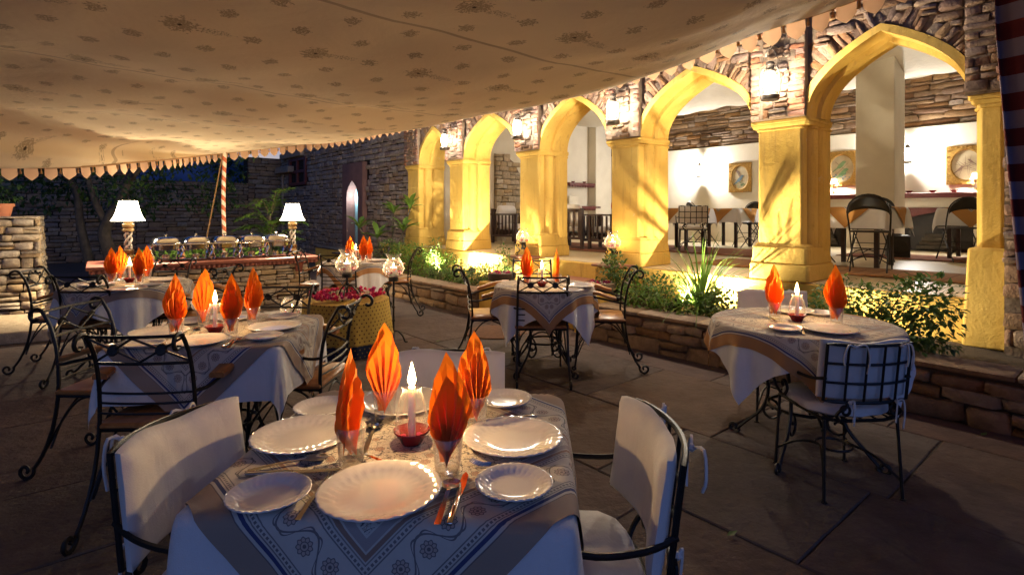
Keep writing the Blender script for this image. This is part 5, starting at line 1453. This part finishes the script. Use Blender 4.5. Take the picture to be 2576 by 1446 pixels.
stone_bowl('dark stone bowl of petals on the left yellow pedestal', AF(-5.66, 4.62, .471), 'bowl_dark', .0)
stone_bowl('rough pale stone bowl of petals on the right yellow pedestal', AF(-4.16, 4.86, .471), 'bowl_pale', .012)
mt = MB(); mt.lathe([(.34, .0), (.34, .012), (.33, .016)], 30); mt = mt.build('door_mat', simple('coir', (.13, .06, .03), (.09, .04, .02), .95, ns=30, bump=.8, bs=90), None, (G(1245, 840)[0], G(1245, 840)[1], .016)); tag(mt, 'small round brown coir mat on the floor by the steps', 'mat')

# ------------------------------------------------------------------ buffet
BL = Vector((-5.28, 6.85, 0)); BR_ = atan2(1.7, 2.26)
bf = thing('buffet_counter', 'stone buffet counter with a red sandstone top', 'counter', BL, BR_)
mb = MB(); mb.box((1.415, .50, .295), (2.62, .76, .59)); mb.build('counter_core', M['mortar_dark'], bf, smooth=False)
it = courses(.10, 2.73, .0, .60, .075, (.05, .095), (.09, .26), .10, None, 81, proud=.012)
place_stones(bf, it, 'stone_pale', 220)
it = [(.055 + .09, .1 + t_[0], t_[2], t_[3], t_[4], t_[5], t_[6], -pi / 2 + t_[7]) for t_ in courses(0, .8, 0, .6, 0, (.05, .095), (.09, .26), .1, None, 82)]
place_stones(bf, it, 'stone_pale', 60)
mb = MB(); mb.box((1.415, .49, .675), (2.9, 1.0, .05), ch=.008); mb.box((1.415, .49, .63), (2.84, .94, .04), ch=.006); top = mb.build('counter_top', M['redstone'], bf)
mb = MB()
for k in range(46): mb.lathe([(.029, -.02), (.029, .02)], 10, c=(.03 + k * .0614, .035, .625))
mb.build('scalloped_edge', M['redstone'], bf)
for x in (.25, 2.55):
    mb = MB(); mb.prism([(0, .61), (0, .40), (-.05, .42), (-.10, .55), (-.14, .61)], -.05, .05, fn=lambda a, b_, c_: (x + c_, .07 + a + .055, b_)); mb.build('corbel', M['redstone'], bf)
def BP(x, y, z=0): c, s = cos(BR_), sin(BR_); return (BL.x + x * c - y * s, BL.y + x * s + y * c, z)
def make_chafer():
    t = thing('chafing_dish', 'x', 'chafing dish', (0, 0, 0), 0, 'chafing dishes on the buffet')
    S = M['steel']; w, d = .31, .40
    def rbox(mb, prof):
        n = 32; vs = []
        for k, z in prof:
            for q in range(n):
                a = 2 * pi * q / n; cx, sy = cos(a), sin(a); e = (abs(cx) ** 6 + abs(sy) ** 6) ** (-1 / 6); vs.append((cx * e * (w / 2 + k), sy * e * (d / 2 + k), z))
        mb.add(vs, [(i * n + q, i * n + (q + 1) % n, (i + 1) * n + (q + 1) % n, (i + 1) * n + q) for i in range(len(prof) - 1) for q in range(n)] + [tuple(range(n - 1, -1, -1)), tuple(range((len(prof) - 1) * n, len(prof) * n))])
    mb = MB(); rbox(mb, [(-.03, .135), (-.008, .145), (-.006, .195), (.012, .198), (.012, .206), (-.004, .207)]); mb.build('water_pan', S, t, ang=50)
    mb = MB(); rbox(mb, [(.004, .209), (.006, .214), (-.004, .24), (-.018, .268), (-.045, .288), (-.09, .298), (-.13, .30)]); lid = mb.build('lid', S, t, ang=50)
    mb = MB(); mb.lathe([(.008, .30), (.008, .315), (.02, .318), (.022, .326), (.016, .332)], 14); mb.build('knob', S, lid)
    mb = MB(); mb.lathe([(.045, .012), (.045, .07), (.03, .075)], 16); mb.build('burner', S, t)
    mb = MB(); rbox(mb, [(-.03, .012), (-.03, .02), (-.04, .021)]); mb.build('stand_tray', S, t)
    for sx in (-1, 1):
        for sy in (-1, 1):
            mb = MB(); mb.tube(smooth_path([(sx * (w / 2 + .005), sy * (d / 2 - .03), .20), (sx * (w / 2 + .022), sy * (d / 2 - .03), .15), (sx * (w / 2 - .0), sy * (d / 2 - .03), .08), (sx * (w / 2 - .015), sy * (d / 2 - .03), .03), (sx * (w / 2 + .005), sy * (d / 2 - .03), .004)], 3), [.014] * 4 + [.016] * 4 + [.012] * 5, 7); mb.build('leg', S, t)
    mb = MB(); mb.tube([(-w / 2 - .018, -d / 2 - .012, .205), (w / 2 + .018, -d / 2 - .012, .205)], .006, 6); mb.build('handle_bar', S, t)
    return t
CH = make_chafer(); CH.scale = (1.12,) * 3
for k, x in enumerate((.853, 1.224, 1.60, 1.972, 2.32)):
    dup(CH, BP(x, .50, .701), BR_, 'polished steel chafing dish, ' + ('first', 'second', 'third', 'fourth', 'fifth')[k] + ' from the left on the buffet')
make_lamp('lit table lamp with twisted stem at the left end of the buffet', BP(.42, .58, .701), 0, 330, 1.15)
make_lamp('lit table lamp with twisted stem at the right end of the buffet', BP(2.60, .58, .701), 0, 240, 1.12)

# ------------------------------------------------------------------ hurricane lanterns on the piers
def make_lantern():
    t = thing('hurricane_lantern', 'x', 'lantern', (0, 0, 0), 0, 'hurricane lanterns on the piers'); m_ = M['lantern_metal']
    b = MB(); b.lathe([(.085, -.20), (.09, -.19), (.09, -.155), (.075, -.14), (.045, -.125), (.04, -.11)], 20); b.build('oil_tank', m_, t)
    g = MB(); g.lathe([(.04, -.11), (.06, -.07), (.068, -.03), (.06, .03), (.042, .075)], 20, cap0=False, cap1=False); g.build('globe', M['lantern_glow'], t)
    c = MB(); c.lathe([(.042, .075), (.055, .08), (.055, .10), (.035, .115), (.035, .15), (.045, .155), (.04, .18), (.01, .195)], 18); c.build('chimney_cap', m_, t)
    for sx in (-1, 1):
        f = MB(); f.tube(smooth_path([(sx * .085, 0, -.17), (sx * .098, 0, -.08), (sx * .095, 0, .04), (sx * .075, 0, .115), (sx * .035, 0, .14)], 4), .008, 6); f.build('side_tube', m_, t)
    h = MB(); h.tube([(.085 * cos(a), .0, .10 + .22 * sin(a)) for a in [k * pi / 10 for k in range(11)]], .0035, 5)
    h.tube([(0, 0, .32), (0, .02, .36), (0, .10, .37), (0, .23, .37)], .006, 5); h.build('bail_handle', m_, t)
    return t
LN = make_lantern()
for k, i in enumerate((1, 2, 3, 4)):
    xl = XL[i]; o = dup(LN, AF(xl + .255, N0 - .27, 2.72), RA, 'lit hurricane lantern hung above the ' + ('second', 'third', 'fourth', 'fifth')[k] + ' yellow column from the far end')
    lamp('lantern_light', o, (0, -.12, 0), 27, (1.0, .86, .66), .05)
# ------------------------------------------------------------------ hall furniture
FCH = make_folding_chair(); SCH = make_slat_chair()
M['runner'] = print_cloth('hall_runner', .40, (.55, .45, .30), (.42, .20, .05))
def hall_table(x, n, sz, label, where):
    t = frame_thing('hall_table', label, 'table', x, n, ZP + .012)
    mb = MB(); mb.box((0, 0, .735), (sz, sz, .025)); mb.build('table_top', M['darkwood'], t)
    for sx in (-1, 1):
        for sy in (-1, 1): mb = MB(); mb.box((sx * .28, sy * .28, .36), (.05, .05, .72)); mb.build('table_leg', M['darkwood'], t)
    p = AF(x, n, ZP + .012)
    w = drape(('rect', sz / 2 + .004, sz / 2 + .004), sz / 2 + .27, 0, .75, .002, 36, .14, .016, 12, x).build('white_tablecloth', M['white_cloth'], None, p, RA, ang=180); tag(w, 'white tablecloth on ' + where, 'tablecloth')
    o = drape(('rect', sz / 2 + .004, sz / 2 + .004), .50, pi / 4, .75, .011, 36, .165, .016, 12, x).build('printed_cover', M['runner'], None, p, RA, ang=180); tag(o, 'orange bordered diamond cloth on ' + where, 'tablecloth')
hall_table(-2.55, 8.15, .86, 'hall table behind the right arch nearest the courtyard', 'the hall table nearest the right arch')
hall_table(-1.75, 10.6, .80, 'hall table before the right fireplace', 'the hall table before the right fireplace')
hall_table(-5.55, 10.4, .80, 'hall table below the blue bird print', 'the hall table below the blue bird print')
hall_table(-5.75, 9.0, .82, 'hall table beside the grid backed chair', 'the hall table beside the bare grid chair')
def fch(x, n, dr, lab): dup(FCH, AF(x, n, ZP + .012), RA + radians(dr), 'black metal folding chair ' + lab, 'black metal folding chairs in the hall')
fch(-2.22, 7.45, 12, 'with its round back towards the right arch')
fch(-2.6, 8.85, 176, 'behind the hall table nearest the right arch')
fch(-3.25, 8.2, -92, 'left of the hall table nearest the right arch')
fch(-1.82, 9.95, 30, 'in front of the fireplace table')
fch(-1.35, 10.2, 70, 'right of the fireplace table')
fch(-6.15, 10.3, -85, 'left of the table under the blue bird print')
fch(-5.45, 11.05, 178, 'behind the table under the blue bird print')
fch(-4.95, 10.5, 92, 'right of the table under the blue bird print')
dup(GCH, AF(-5.12, 8.35, ZP + .012), RA + radians(35), 'iron grid chair with white cushion inside the hall behind the fourth arch', 'iron grid back chairs with white cushions')
def sch(x, n, dr, lab): return dup(SCH, AF(x, n, ZP + .012), RA + radians(dr), 'dark slatted wooden armchair ' + lab, 'dark wooden slatted armchairs in the hall')
sch(-6.52, 8.05, 95, 'seen side on with a red cushion behind the third arch')
sch(-7.35, 7.85, 10, 'seen from behind at the third column')
sch(-9.35, 8.0, -80, 'by the stone chimney')
cu = MB(); cu.box((0, 0, 0), (.40, .14, .40), ch=.05); cu = cu.build('throw_cushion', simple('red_cushion', (.45, .06, .02), (.38, .045, .015), .85, ns=10, bump=.3, bs=60), None, AF(-6.42, 8.05, ZP + .72), RA + radians(95), sub=1); cu.rotation_euler = (radians(-20), 0, RA + radians(95)); tag(cu, 'red orange throw cushion on the slatted armchair', 'cushion')
t = frame_thing('dark_cabinet', 'dark wooden cabinet beside the stone chimney', 'cabinet', -9.0, 8.75, ZP + .01, pi / 2)
mb = MB(); mb.box((0, 0, .42), (.6, .42, .84), ch=.006); cab = mb.build('cabinet_body', M['darkwood'], t)
for sx in (-1, 1): mb = MB(); mb.box((sx * .15, -.215, .42), (.27, .016, .74), ch=.004); mb.build('cabinet_door', M['darkwood'], t)
t = frame_thing('speaker_box', 'small black loudspeaker box on the hall floor near the pillar', 'loudspeaker', -2.62, 10.05, ZP + .01, radians(20))
mb = MB(); mb.box((0, 0, .17), (.30, .26, .34), ch=.012); mb.build('cabinet', M['black'], t)
mb = MB(); mb.lathe([(.105, 0), (.11, .006), (.095, .012), (.04, .004), (.02, .008)], 24, cap1=True); g_ = mb.build('grille', M['iron'], t, (0, -.131, .16)); g_.rotation_euler = (radians(90), 0, 0)
mb = MB(); mb.box((0, 0, .35), (.12, .03, .02), ch=.004); mb.build('carry_handle', M['iron'], t)
t = frame_thing('white_screen', 'small white box shaped screen on the lower maroon shelf', 'screen', -10.12, 10.72, 1.536, pi / 2)
mb = MB(); mb.box((0, 0, .14), (.34, .05, .28), ch=.012); mb.build('housing', M['plaster'], t); mb = MB(); mb.box((0, 0, .006), (.2, .14, .012)); mb.build('foot', M['plaster'], t)

# ------------------------------------------------------------------ canopy
E_ = [(-10.5, 2.2, 2.1), (-7.6, 4.0, 1.95), (-5.40, 5.87, 1.87), (-4.95, 7.35, 2.06), (-4.98, 9.5, 2.40), (-3.75, 9.55, 2.55), (-2.73, 9.0, 2.62), (-.9, 7.15, 2.67), (1.0, 5.3, 2.72), (1.85, 4.4, 2.80), (2.34, 3.75, 2.84), (2.75, 2.7, 2.92), (3.0, 1.2, 3.0), (3.0, .2, 3.05)]
Q_ = [(-10.5, -.6, 2.6), (-8.8, -.8, 2.6), (-7.2, -.9, 2.6), (-6.2, -.9, 2.6), (-5.2, -.9, 2.6), (-4.2, -.9, 2.6), (-3.2, -.9, 2.6), (-1.6, -.9, 2.65), (0, -.9, 2.75), (.9, -.9, 2.85), (1.5, -.9, 2.9), (2.1, -.9, 2.95), (2.6, -.9, 3.0), (3.0, -.9, 3.05)]
EP = smooth_path(E_, 12); QP = smooth_path(Q_, 12); NA = len(EP) - 1; NBv = 56
SG0 = [(.3, .8), (.3, .8), (.28, .85), (.22, .85), (.18, .9), (.20, .7), (.26, .56), (.32, .5), (.31, .52), (.22, .7), (.18, .8), (.12, .8), (.1, .8), (.1, .8)]
SG = [(q.x, q.y) for q in smooth_path([(a_, b_, 0) for a_, b_ in SG0], 12)]
def can_pt(i, b):
    e, q = EP[i], QP[i]; p = e.lerp(q, b); a = i / NA
    span = min((e - q).length / 7.0, 1.3)
    S, pw_ = SG[i]; z = p.z - S * sin(pi * b ** pw_)
    s_ = p.dot(_u); nq = p.dot(_n)
    sag = abs(sin(pi * (s_ - .7) / 2.1)); g = min(b * 5, 1) * min((1 - b) * 5 + .2, 1)
    z -= .06 * sag * g * span - .03 * g
    z += .010 * sin(nq * 5.1 + s_ * 1.7) * g + .006 * sin(nq * 11 + s_ * 3.1) * g
    return Vector((p.x, p.y, z))
cp = thing('canopy', 'huge printed cream cloth canopy sagging over the courtyard tables', 'canopy', (0, 0, 0))
mb = MB(); W_ = NA + 1
vs = []; mb.uv = {}
for j in range(NBv + 1):
    for i in range(NA + 1):
        p = can_pt(i, j / NBv); mb.uv[len(vs)] = (p.dot(_n), p.dot(_u) - 1.1 * p.z); vs.append(p)
mb.add(vs, [(j * W_ + i, j * W_ + i + 1, (j + 1) * W_ + i + 1, (j + 1) * W_ + i) for j in range(NBv) for i in range(NA)])
mb.build('canopy_cloth', M['canopy'], cp, ang=180)
rope = MB(); rope.tube(EP, .012, 5); rope.build('edge_rope', M['tassel'], cp)
# valance
sc_me = []
for q in range(3):
    m = MB(); rr = random.Random(q)
    pts = [(-.062, .01), (.062, .01), (.066, -.07), (.062, -.092), (.035, -.12), (0, -.145), (-.035, -.12), (-.062, -.092), (-.066, -.07)]
    m.add([(x, .012 * sin(x * 22 + q) + rr.uniform(-.006, .006), z) for x, z in pts] + [(0, .012, -.05)], [(9, k, (k + 1) % 9) for k in range(9)])
    m2 = m.mesh('scallop_shape', M['scallop'], True, 180); sc_me.append(m2)
tm = MB(); tm.lathe([(.004, 0), (.009, -.012), (.006, -.02), (.011, -.03), (.015, -.06)], 8); tm = tm.mesh('tassel_shape', M['tassel'])
acc = 0; nxt = .1; k = 0
for i in range(1, len(EP)):
    L = (EP[i] - EP[i - 1]).length
    while nxt < acc + L:
        f = (nxt - acc) / L; p = EP[i - 1].lerp(EP[i], f); d = EP[i] - EP[i - 1]; rz = atan2(d.y, d.x)
        ry = -atan2(d.z, hypot(d.x, d.y))
        inst(sc_me[k % 3], 'scallop', cp, p, rot=(random.uniform(-.1, .1), ry, rz))
        d_ = d.normalized() * .089; inst(tm, 'tassel', cp, p + d_ + Vector((0, 0, -.01)), rot=(random.uniform(-.1, .1), 0, rz))
        nxt += .178; k += 1
    acc += L
pole = thing('canopy_pole', 'tent pole wrapped in red and white spiral stripes behind the buffet', 'pole', (-4.97, 9.47, .012))
mb = MB(); mb.tube([(.0 + .012 * sin(z * 3), 0, z) for z in [k * .1 for k in range(25)]], .034, 14); mb.build('shaft', stripe_mat('barber_stripe', (.42, .11, .05), (.66, .55, .42), .17, .17), pole)
mb = MB(); mb.lathe([(.05, 0), (.05, .03)], 14); mb.build('foot', M['iron'], pole)
gr = MB(); gr.tube([(-4.98, 9.45, 2.38), (-5.6, 9.75, .02)], .011, 5); gr = gr.build('guy_rope', M['tassel']); tag(gr, 'slanting guy rope running down from the striped canopy pole', 'rope')
# striped curtain at the right edge
cu = thing('striped_curtain', 'maroon and lilac striped curtain hanging at the right edge', 'curtain', (2.335, 2.60, .012))
mb = MB()
def cfn(a, b):
    z = 3.2 * b; left = .0 + .11 * max(0, (2.3 - z) / 1.3) ** 1.0 if z > .2 else .2
    x = left + a * .75; return (x, .05 * sin(a * 22 + z * .6) + .02 * sin(a * 51), z)
mb.grid(cfn, 60, 40); mb.build('cloth', stripe_mat('curtain_stripe', (.13, .02, .025), (.26, .21, .30), .17), cu, ang=180, solid=.004)
mb = MB(); mb.tube([(-.05, 0, 3.22), (.85, 0, 3.22)], .018, 8); mb.build('rail', M['iron'], cu)

# ------------------------------------------------------------------ planting
def shrub(name, label, x, n, z, pts, nleaf, L, w, mk, cat='bush', stems=9, seed=1, reach=.2):
    """pts: ellipsoids (dx, dn, dz, rx, ry, rz) making up one bush"""
    t = thing(name, label, cat, AF(x, n, z), RA); rr = random.Random(seed)
    sm = MB(); lf = MB(); tot = sum(q[3] * q[4] * q[5] for q in pts)
    for q in pts:
        m_ = int(nleaf * q[3] * q[4] * q[5] / tot)
        for s_ in range(max(2, stems * m_ // nleaf)):
            e = Vector((q[0] + rr.uniform(-.8, .8) * q[3], q[1] + rr.uniform(-.8, .8) * q[4], q[2] + rr.uniform(0, 1.0) * q[5])); b0 = Vector((q[0] * .6 + rr.uniform(-.08, .08), q[1] * .6 + rr.uniform(-.05, .05), 0))
            mid = b0.lerp(e, .5) + Vector((rr.uniform(-.06, .06), rr.uniform(-.06, .06), .05)); path = smooth_path([b0, mid, e], 5); sm.tube(path, [.006 - .004 * k / (len(path) - 1) for k in range(len(path))], 4)
            for k in range(3, len(path)):
                for _ in range(max(1, m_ // (stems * 9))):
                    d = Vector((rr.uniform(-1, 1), rr.uniform(-1, 1), rr.uniform(-.4, .8))).normalized(); pp = path[k] + d * rr.uniform(.01, .06)
                    l = L * rr.uniform(.6, 1.2); lf.leaf(pp, d, (rr.uniform(-.5, .5), rr.uniform(-.5, .5), 1), l, l * w, rr.uniform(0, .4))
        leaves_blob(lf, (q[0], q[1], q[2]), (q[3], q[4], q[5]), m_, L, w, rr)
    sm.build('stems', M['stem'], t); o = lf.build('foliage', M[mk], t, smooth=False); tag(o, kind='stuff')
    return t
shrub('rose_bush', 'large dark rose bush in the planter at far right', -1.72, 4.98, .32, [(-.42, 0, .18, .30, .30, .20), (.10, 0, .26, .36, .3, .26), (.55, .05, .30, .26, .28, .30), (.25, -.1, .14, .55, .3, .16), (.62, 0, .42, .2, .22, .2)], 3000, .055, .62, 'leaf', seed=2, stems=26)
shrub('rose_bush', 'low rose bush just behind the right round table', -2.75, 5.05, .32, [(0, 0, .16, .26, .24, .15), (-.25, .05, .12, .2, .2, .12)], 600, .052, .62, 'leaf', seed=3, stems=12)
shrub('rose_bush', 'rose bush between the fourth column and the grassy tuft', -3.72, 5.12, .32, [(.25, 0, .20, .28, .26, .18), (-.15, 0, .22, .28, .26, .2), (-.42, -.1, .30, .14, .18, .26)], 1300, .050, .62, 'leaf', seed=4, stems=20)
shrub('leafy_bush', 'bush left of the steps beside the dark stone bowl', -6.25, 4.95, .28, [(0, 0, .20, .30, .3, .17), (-.4, .1, .18, .26, .26, .15)], 900, .048, .6, 'leaf', seed=5, stems=18)
shrub('leafy_bush', 'sparse sunlit bush before the second column', -7.35, 5.0, .28, [(0, 0, .18, .3, .26, .16), (-.35, .1, .22, .26, .26, .2)], 700, .045, .6, 'leaf_bright', seed=6, stems=16)  # leaves in the brighter green
shrub('leafy_bush', 'tall bright bush in the planter between the first two columns', -8.45, 4.95, .28, [(0, 0, .30, .36, .34, .28), (.35, .0, .24, .26, .28, .22), (-.45, 0, .28, .34, .32, .26)], 1700, .05, .55, 'leaf_bright', seed=7, stems=30)
shrub('leafy_bush', 'dark bush at the far end of the left planter', -9.45, 5.0, .28, [(0, 0, .30, .34, .32, .28), (-.3, .1, .25, .26, .26, .25)], 1100, .05, .55, 'leaf', seed=8, stems=22)
shrub('climbing_rose', 'slender climbing rose in front of the fourth column', -4.15, 5.14, .32, [(0, 0, .35, .16, .14, .26), (-.10, .02, .42, .12, .12, .14), (.12, .0, .2, .16, .14, .16)], 340, .055, .62, 'leaf', seed=14, stems=9)
shrub('leafy_bush', 'small upright bush beside the second column uplight', -8.05, 5.1, .28, [(0, 0, .30, .12, .10, .22), (-.1, .05, .5, .10, .10, .16)], 160, .06, .5, 'leaf', seed=15, stems=7)  # extra bush added between uplight and column for its leaf shadows
shrub('leafy_bush', 'small upright bush before the third column', -6.25, 5.15, .28, [(0, 0, .34, .12, .10, .24), (-.08, .05, .5, .10, .10, .14)], 140, .06, .5, 'leaf', seed=16, stems=7)  # likewise added to throw leaf shadows on the column behind
shrub('rose_bush', 'low leafy rose bush along the planter edge left of the grassy tuft', -3.35, 4.86, .32, [(-.25, 0, .14, .3, .16, .14), (.2, 0, .12, .3, .16, .12)], 620, .05, .62, 'leaf_bright', seed=21, stems=14)
shrub('leafy_bush', 'low bush along the front edge of the left planter', -7.0, 4.68, .28, [(-.4, 0, .12, .35, .16, .12), (.3, 0, .14, .4, .16, .13)], 760, .046, .6, 'leaf', seed=22, stems=16)
def grass(label, x, n, z, nb, L, seed, mk):
    t = thing('grass_tuft', label, 'plant', AF(x, n, z), RA); rr = random.Random(seed); me = MB()
    for k in range(nb):
        a = rr.uniform(0, 2 * pi); el = rr.uniform(.55, 1.45); l = L * rr.uniform(.65, 1.1); d = Vector((cos(a) * cos(el), sin(a) * cos(el), sin(el))); vs = []
        side = Vector((-sin(a), cos(a), 0)); seg = 7; wd = .011 * rr.uniform(.7, 1.2)
        for q in range(seg + 1):
            f = q / seg; p = d * l * f + Vector((cos(a), sin(a), 0)) * .22 * l * f * f - Vector((0, 0, 1)) * .62 * l * f ** 2.6 * cos(el)
            ww = wd * (1 - f ** 2) + .0008; vs += [p + side * ww, p - side * ww]
        me.add(vs, [(2 * q, 2 * q + 1, 2 * q + 3, 2 * q + 2) for q in range(seg)])
    o = me.build('blades', M[mk], t, ang=180); tag(o, kind='stuff')
grass('tall arching grass tuft beside the fifth column', -3.12, 5.25, .32, 110, .9, 1, 'leaf_bright')
grass('spiky grass tuft between the first two columns', -8.15, 5.25, .4, 46, .6, 2, 'leaf_bright')

# frangipani by the yellow parapet: big leaves are parts
def big_leaf(m_):
    mb = MB()
    def fn(a, b):
        w = .5 * sin(pi * min(a * 1.06, 1)) ** .8 * (.35 + .65 * a) * .36; x = (b * 2 - 1) * w
        return (x, a, .10 * sin(a * pi) - .12 * a * a + abs(x) * .35)
    mb.grid(fn, 9, 4); return mb.mesh('leaf_shape', m_, True, 180)
BLF = big_leaf(M['leaf_bright'])
fg = thing('frangipani', 'young frangipani with big glossy leaves by the doorway', 'plant', ((952 - 1288) / 1380 * 11.0, 11.0, .1))
rr = random.Random(12)
for bx, by, bz in ((-.38, 0, .95), (.0, -.1, .75), (.28, .1, 1.25), (.62, .1, 1.35), (.52, -.1, .9)):
    mb = MB(); mb.tube(smooth_path([(.25, 0, 0), (.15 + bx * .4, by * .5, bz * .45), (bx, by, bz)], 5), [.03 - .0015 * k for k in range(11)], 7); mb.build('stem', M['bark'], fg)
    for k in range(8):
        a = k * 2 * pi / 8 + rr.uniform(-.3, .3); o = inst(BLF, 'leaf', fg, (bx, by, bz)); L = rr.uniform(.30, .46)
        o.scale = (L,) * 3; o.rotation_euler = (radians(rr.uniform(15, 60)), 0, a)
# feathery palm behind the right lamp
fp = thing('fishtail_palm', 'feathery green palm growing behind the right buffet lamp', 'palm', (-4.55, 10.3, .012)); rr = random.Random(4)
for k in range(24):
    a = rr.uniform(0, 2 * pi); l = rr.uniform(.3, .6); base = Vector((rr.uniform(-.05, .05), 0, rr.uniform(.35, 1.45))); tip = base + Vector((cos(a) * l, sin(a) * l, rr.uniform(.05, .45)))
    path = smooth_path([base, base.lerp(tip, .5) + Vector((0, 0, .14)), tip], 7); mb = MB(); mb.tube(path, .006, 4)
    for q in range(2, len(path)):
        for s_ in (-1, 1):
            d = (path[q] - path[q - 1]).normalized(); sd = d.cross(Vector((0, 0, 1))) * s_
            for w_ in range(2): mb.leaf(path[q], sd + d * rr.uniform(.2, .7) + Vector((0, 0, rr.uniform(-.3, .3))), (0, 0, 1), rr.uniform(.10, .16), .045, .2, 1)
    mb.build('frond', [M['stem'], M['leaf_bright']], fp, smooth=False)
mb = MB(); mb.tube([(0, 0, 0), (.02, 0, .6), (0, 0, 1.3)], .025, 7); mb.build('trunk', M['bark'], fp)
hd = thing('hedge', 'bright green low hedge growing just behind the chafing dishes', 'hedge', BP(1.5, 1.45), BR_)
mb = MB(); leaves_blob(mb, (0, 0, .45), (1.35, .25, .42), 1300, .10, .5, random.Random(3)); o = mb.build('foliage', M['leaf_bright'], hd, smooth=False); tag(o, kind='stuff')
mb = MB()
for k in range(9): mb.tube([(-1.2 + .3 * k, 0, 0), (-1.2 + .3 * k + .05, .02, .45)], .012, 5)
mb.build('stems', M['stem'], hd)
# big tree behind the buffet
tr = thing('courtyard_tree', 'dark leafy tree with a pale forked trunk behind the left lamp', 'tree', (-8.15, 10.9, .0)); rr = random.Random(9)
mb = MB()
def limb(pts, r0, r1):
    p = smooth_path(pts, 5); mb.tube(p, [r0 + (r1 - r0) * k / (len(p) - 1) for k in range(len(p))], 9)
limb([(.15, 0, 0), (.18, 0, .5), (.05, 0, 1.0), (.35, 0, 1.6), (.6, .1, 2.3)], .15, .07)
limb([(-.2, .1, 0), (-.35, .1, .5), (-.5, .1, 1.1), (-.6, .1, 1.8), (-.9, 0, 2.4)], .10, .05)
limb([(.1, 0, 1.1), (-.1, -.1, 1.7), (-.2, -.2, 2.4)], .07, .04); limb([(.45, .05, 1.9), (1.0, -.2, 2.3), (1.7, -.3, 2.5)], .05, .025); limb([(.6, .1, 2.2), (.9, .2, 2.8), (1.5, .3, 3.2)], .05, .02)
mb.build('trunk', M['bark'], tr)
mb = MB()
for k in range(46):
    a = rr.uniform(0, 6.3); q = sqrt(rr.random()); c = (.3 + 2.3 * q * cos(a), .1 + 1.4 * q * sin(a), 2.35 + rr.uniform(-.75, 1.1) - .35 * q)
    leaves_blob(mb, c, (.45, .45, .30), 95, .13, .5, rr)
o = mb.build('crown', M['leaf_dark'], tr, smooth=False)
# far dark trees beyond the wall
for k, (x, y, zc, lab) in enumerate(((-14.5, 19.5, 3.0, 'dark tree mass beyond the courtyard wall at far left'), (-11.5, 20.5, 3.0, 'dark tree beyond the wall behind the courtyard tree'))):
    t = thing('background_tree', lab, 'tree', (x, y, 0)); mb = MB(); mb.tube([(0, 0, 0), (.1, 0, 2.5)], .18, 8); mb.build('trunk', M['bark'], t); mb = MB(); rr = random.Random(k)
    for q in range(20): leaves_blob(mb, (rr.uniform(-1.5, 1.5), rr.uniform(-1, 1), zc + rr.uniform(-.8, .8)), (.7, .7, .5), 60, .24, .5, rr)
    mb.build('crown', M['leaf_dark'], t, smooth=False)
# fallen leaves
for k, (px, py) in enumerate(((2468, 1097), (1828, 1350), (1095, 860))):
    p = G(px, py, .016); mb = MB(); mb.leaf((0, 0, .006), (1, .4, .05), (0, 0, 1), .06, .03, -.1); o = mb.build('fallen_leaf', M['leaf'], None, (p[0], p[1], .017)); tag(o, ['single fallen leaf on the flagstones at right by the planter', 'single fallen leaf on the dark flagstones right of the nearest chair', 'tiny fallen leaf on the flagstones near the tall candle stand'][k], 'leaf')

# ------------------------------------------------------------------ planter uplights
def uplight(x, n, z, tx, tn, tz, power, label, size=115):
    t = thing('uplight', label, 'garden light', AF(x, n, z), RA)
    d = Vector((tx - x, tn - n, tz - z)).normalized(); q = d.to_track_quat('-Z', 'Y')
    mb = MB(); mb.lathe([(.05, -.06), (.055, -.05), (.055, .03), (.06, .035), (.06, .05), (.052, .05), (.05, .03)], 16, cap1=False); h = mb.build('housing', M['black'], t); h.rotation_euler = d.to_track_quat('Z', 'Y').to_euler()
    mb = MB(); mb.lathe([(.048, 0), (.04, .004)], 16); g_ = mb.build('lens', emis('uplight_lens', (1, .86, .6), 30), t, tuple(d * .028)); g_.rotation_euler = h.rotation_euler
    mb = MB(); mb.tube([(0, 0, -.12), (0, 0, -.04)], .01, 6); mb.build('spike', M['black'], t)
    l = lamp('lamp_beam', t, tuple(d * .05), power, (1.0, .86, .60), .006, spot=size); l.rotation_euler = q.to_euler()
uplight(-7.9, 4.95, .37, -8.4, 5.95, 1.3, 207, 'bright planter uplight aimed at the second column')
uplight(-9.3, 4.95, .37, -9.95, 5.95, 1.3, 135, 'planter uplight aimed at the first column')
uplight(-3.3, 5.05, .41, -2.75, 5.95, 1.3, 207, 'bright planter uplight left of the fifth column')
uplight(-3.98, 4.95, .41, -4.6, 5.9, 1.3, 171, 'planter uplight aimed at the fourth column')
uplight(-2.0, 5.35, .41, -1.2, 5.95, 1.0, 45, 'planter uplight behind the right rose bush')
uplight(-3.2, 5.52, .42, -3.25, 5.95, .75, 200, 'small planter uplight close to the veranda wall by the grass tuft', 150)
uplight(-7.55, 5.50, .38, -7.6, 5.95, .75, 220, 'small planter uplight close to the veranda wall by the second column', 150)
uplight(-6.1, 5.0, .37, -6.5, 5.9, 1.3, 99, 'planter uplight aimed at the third column')
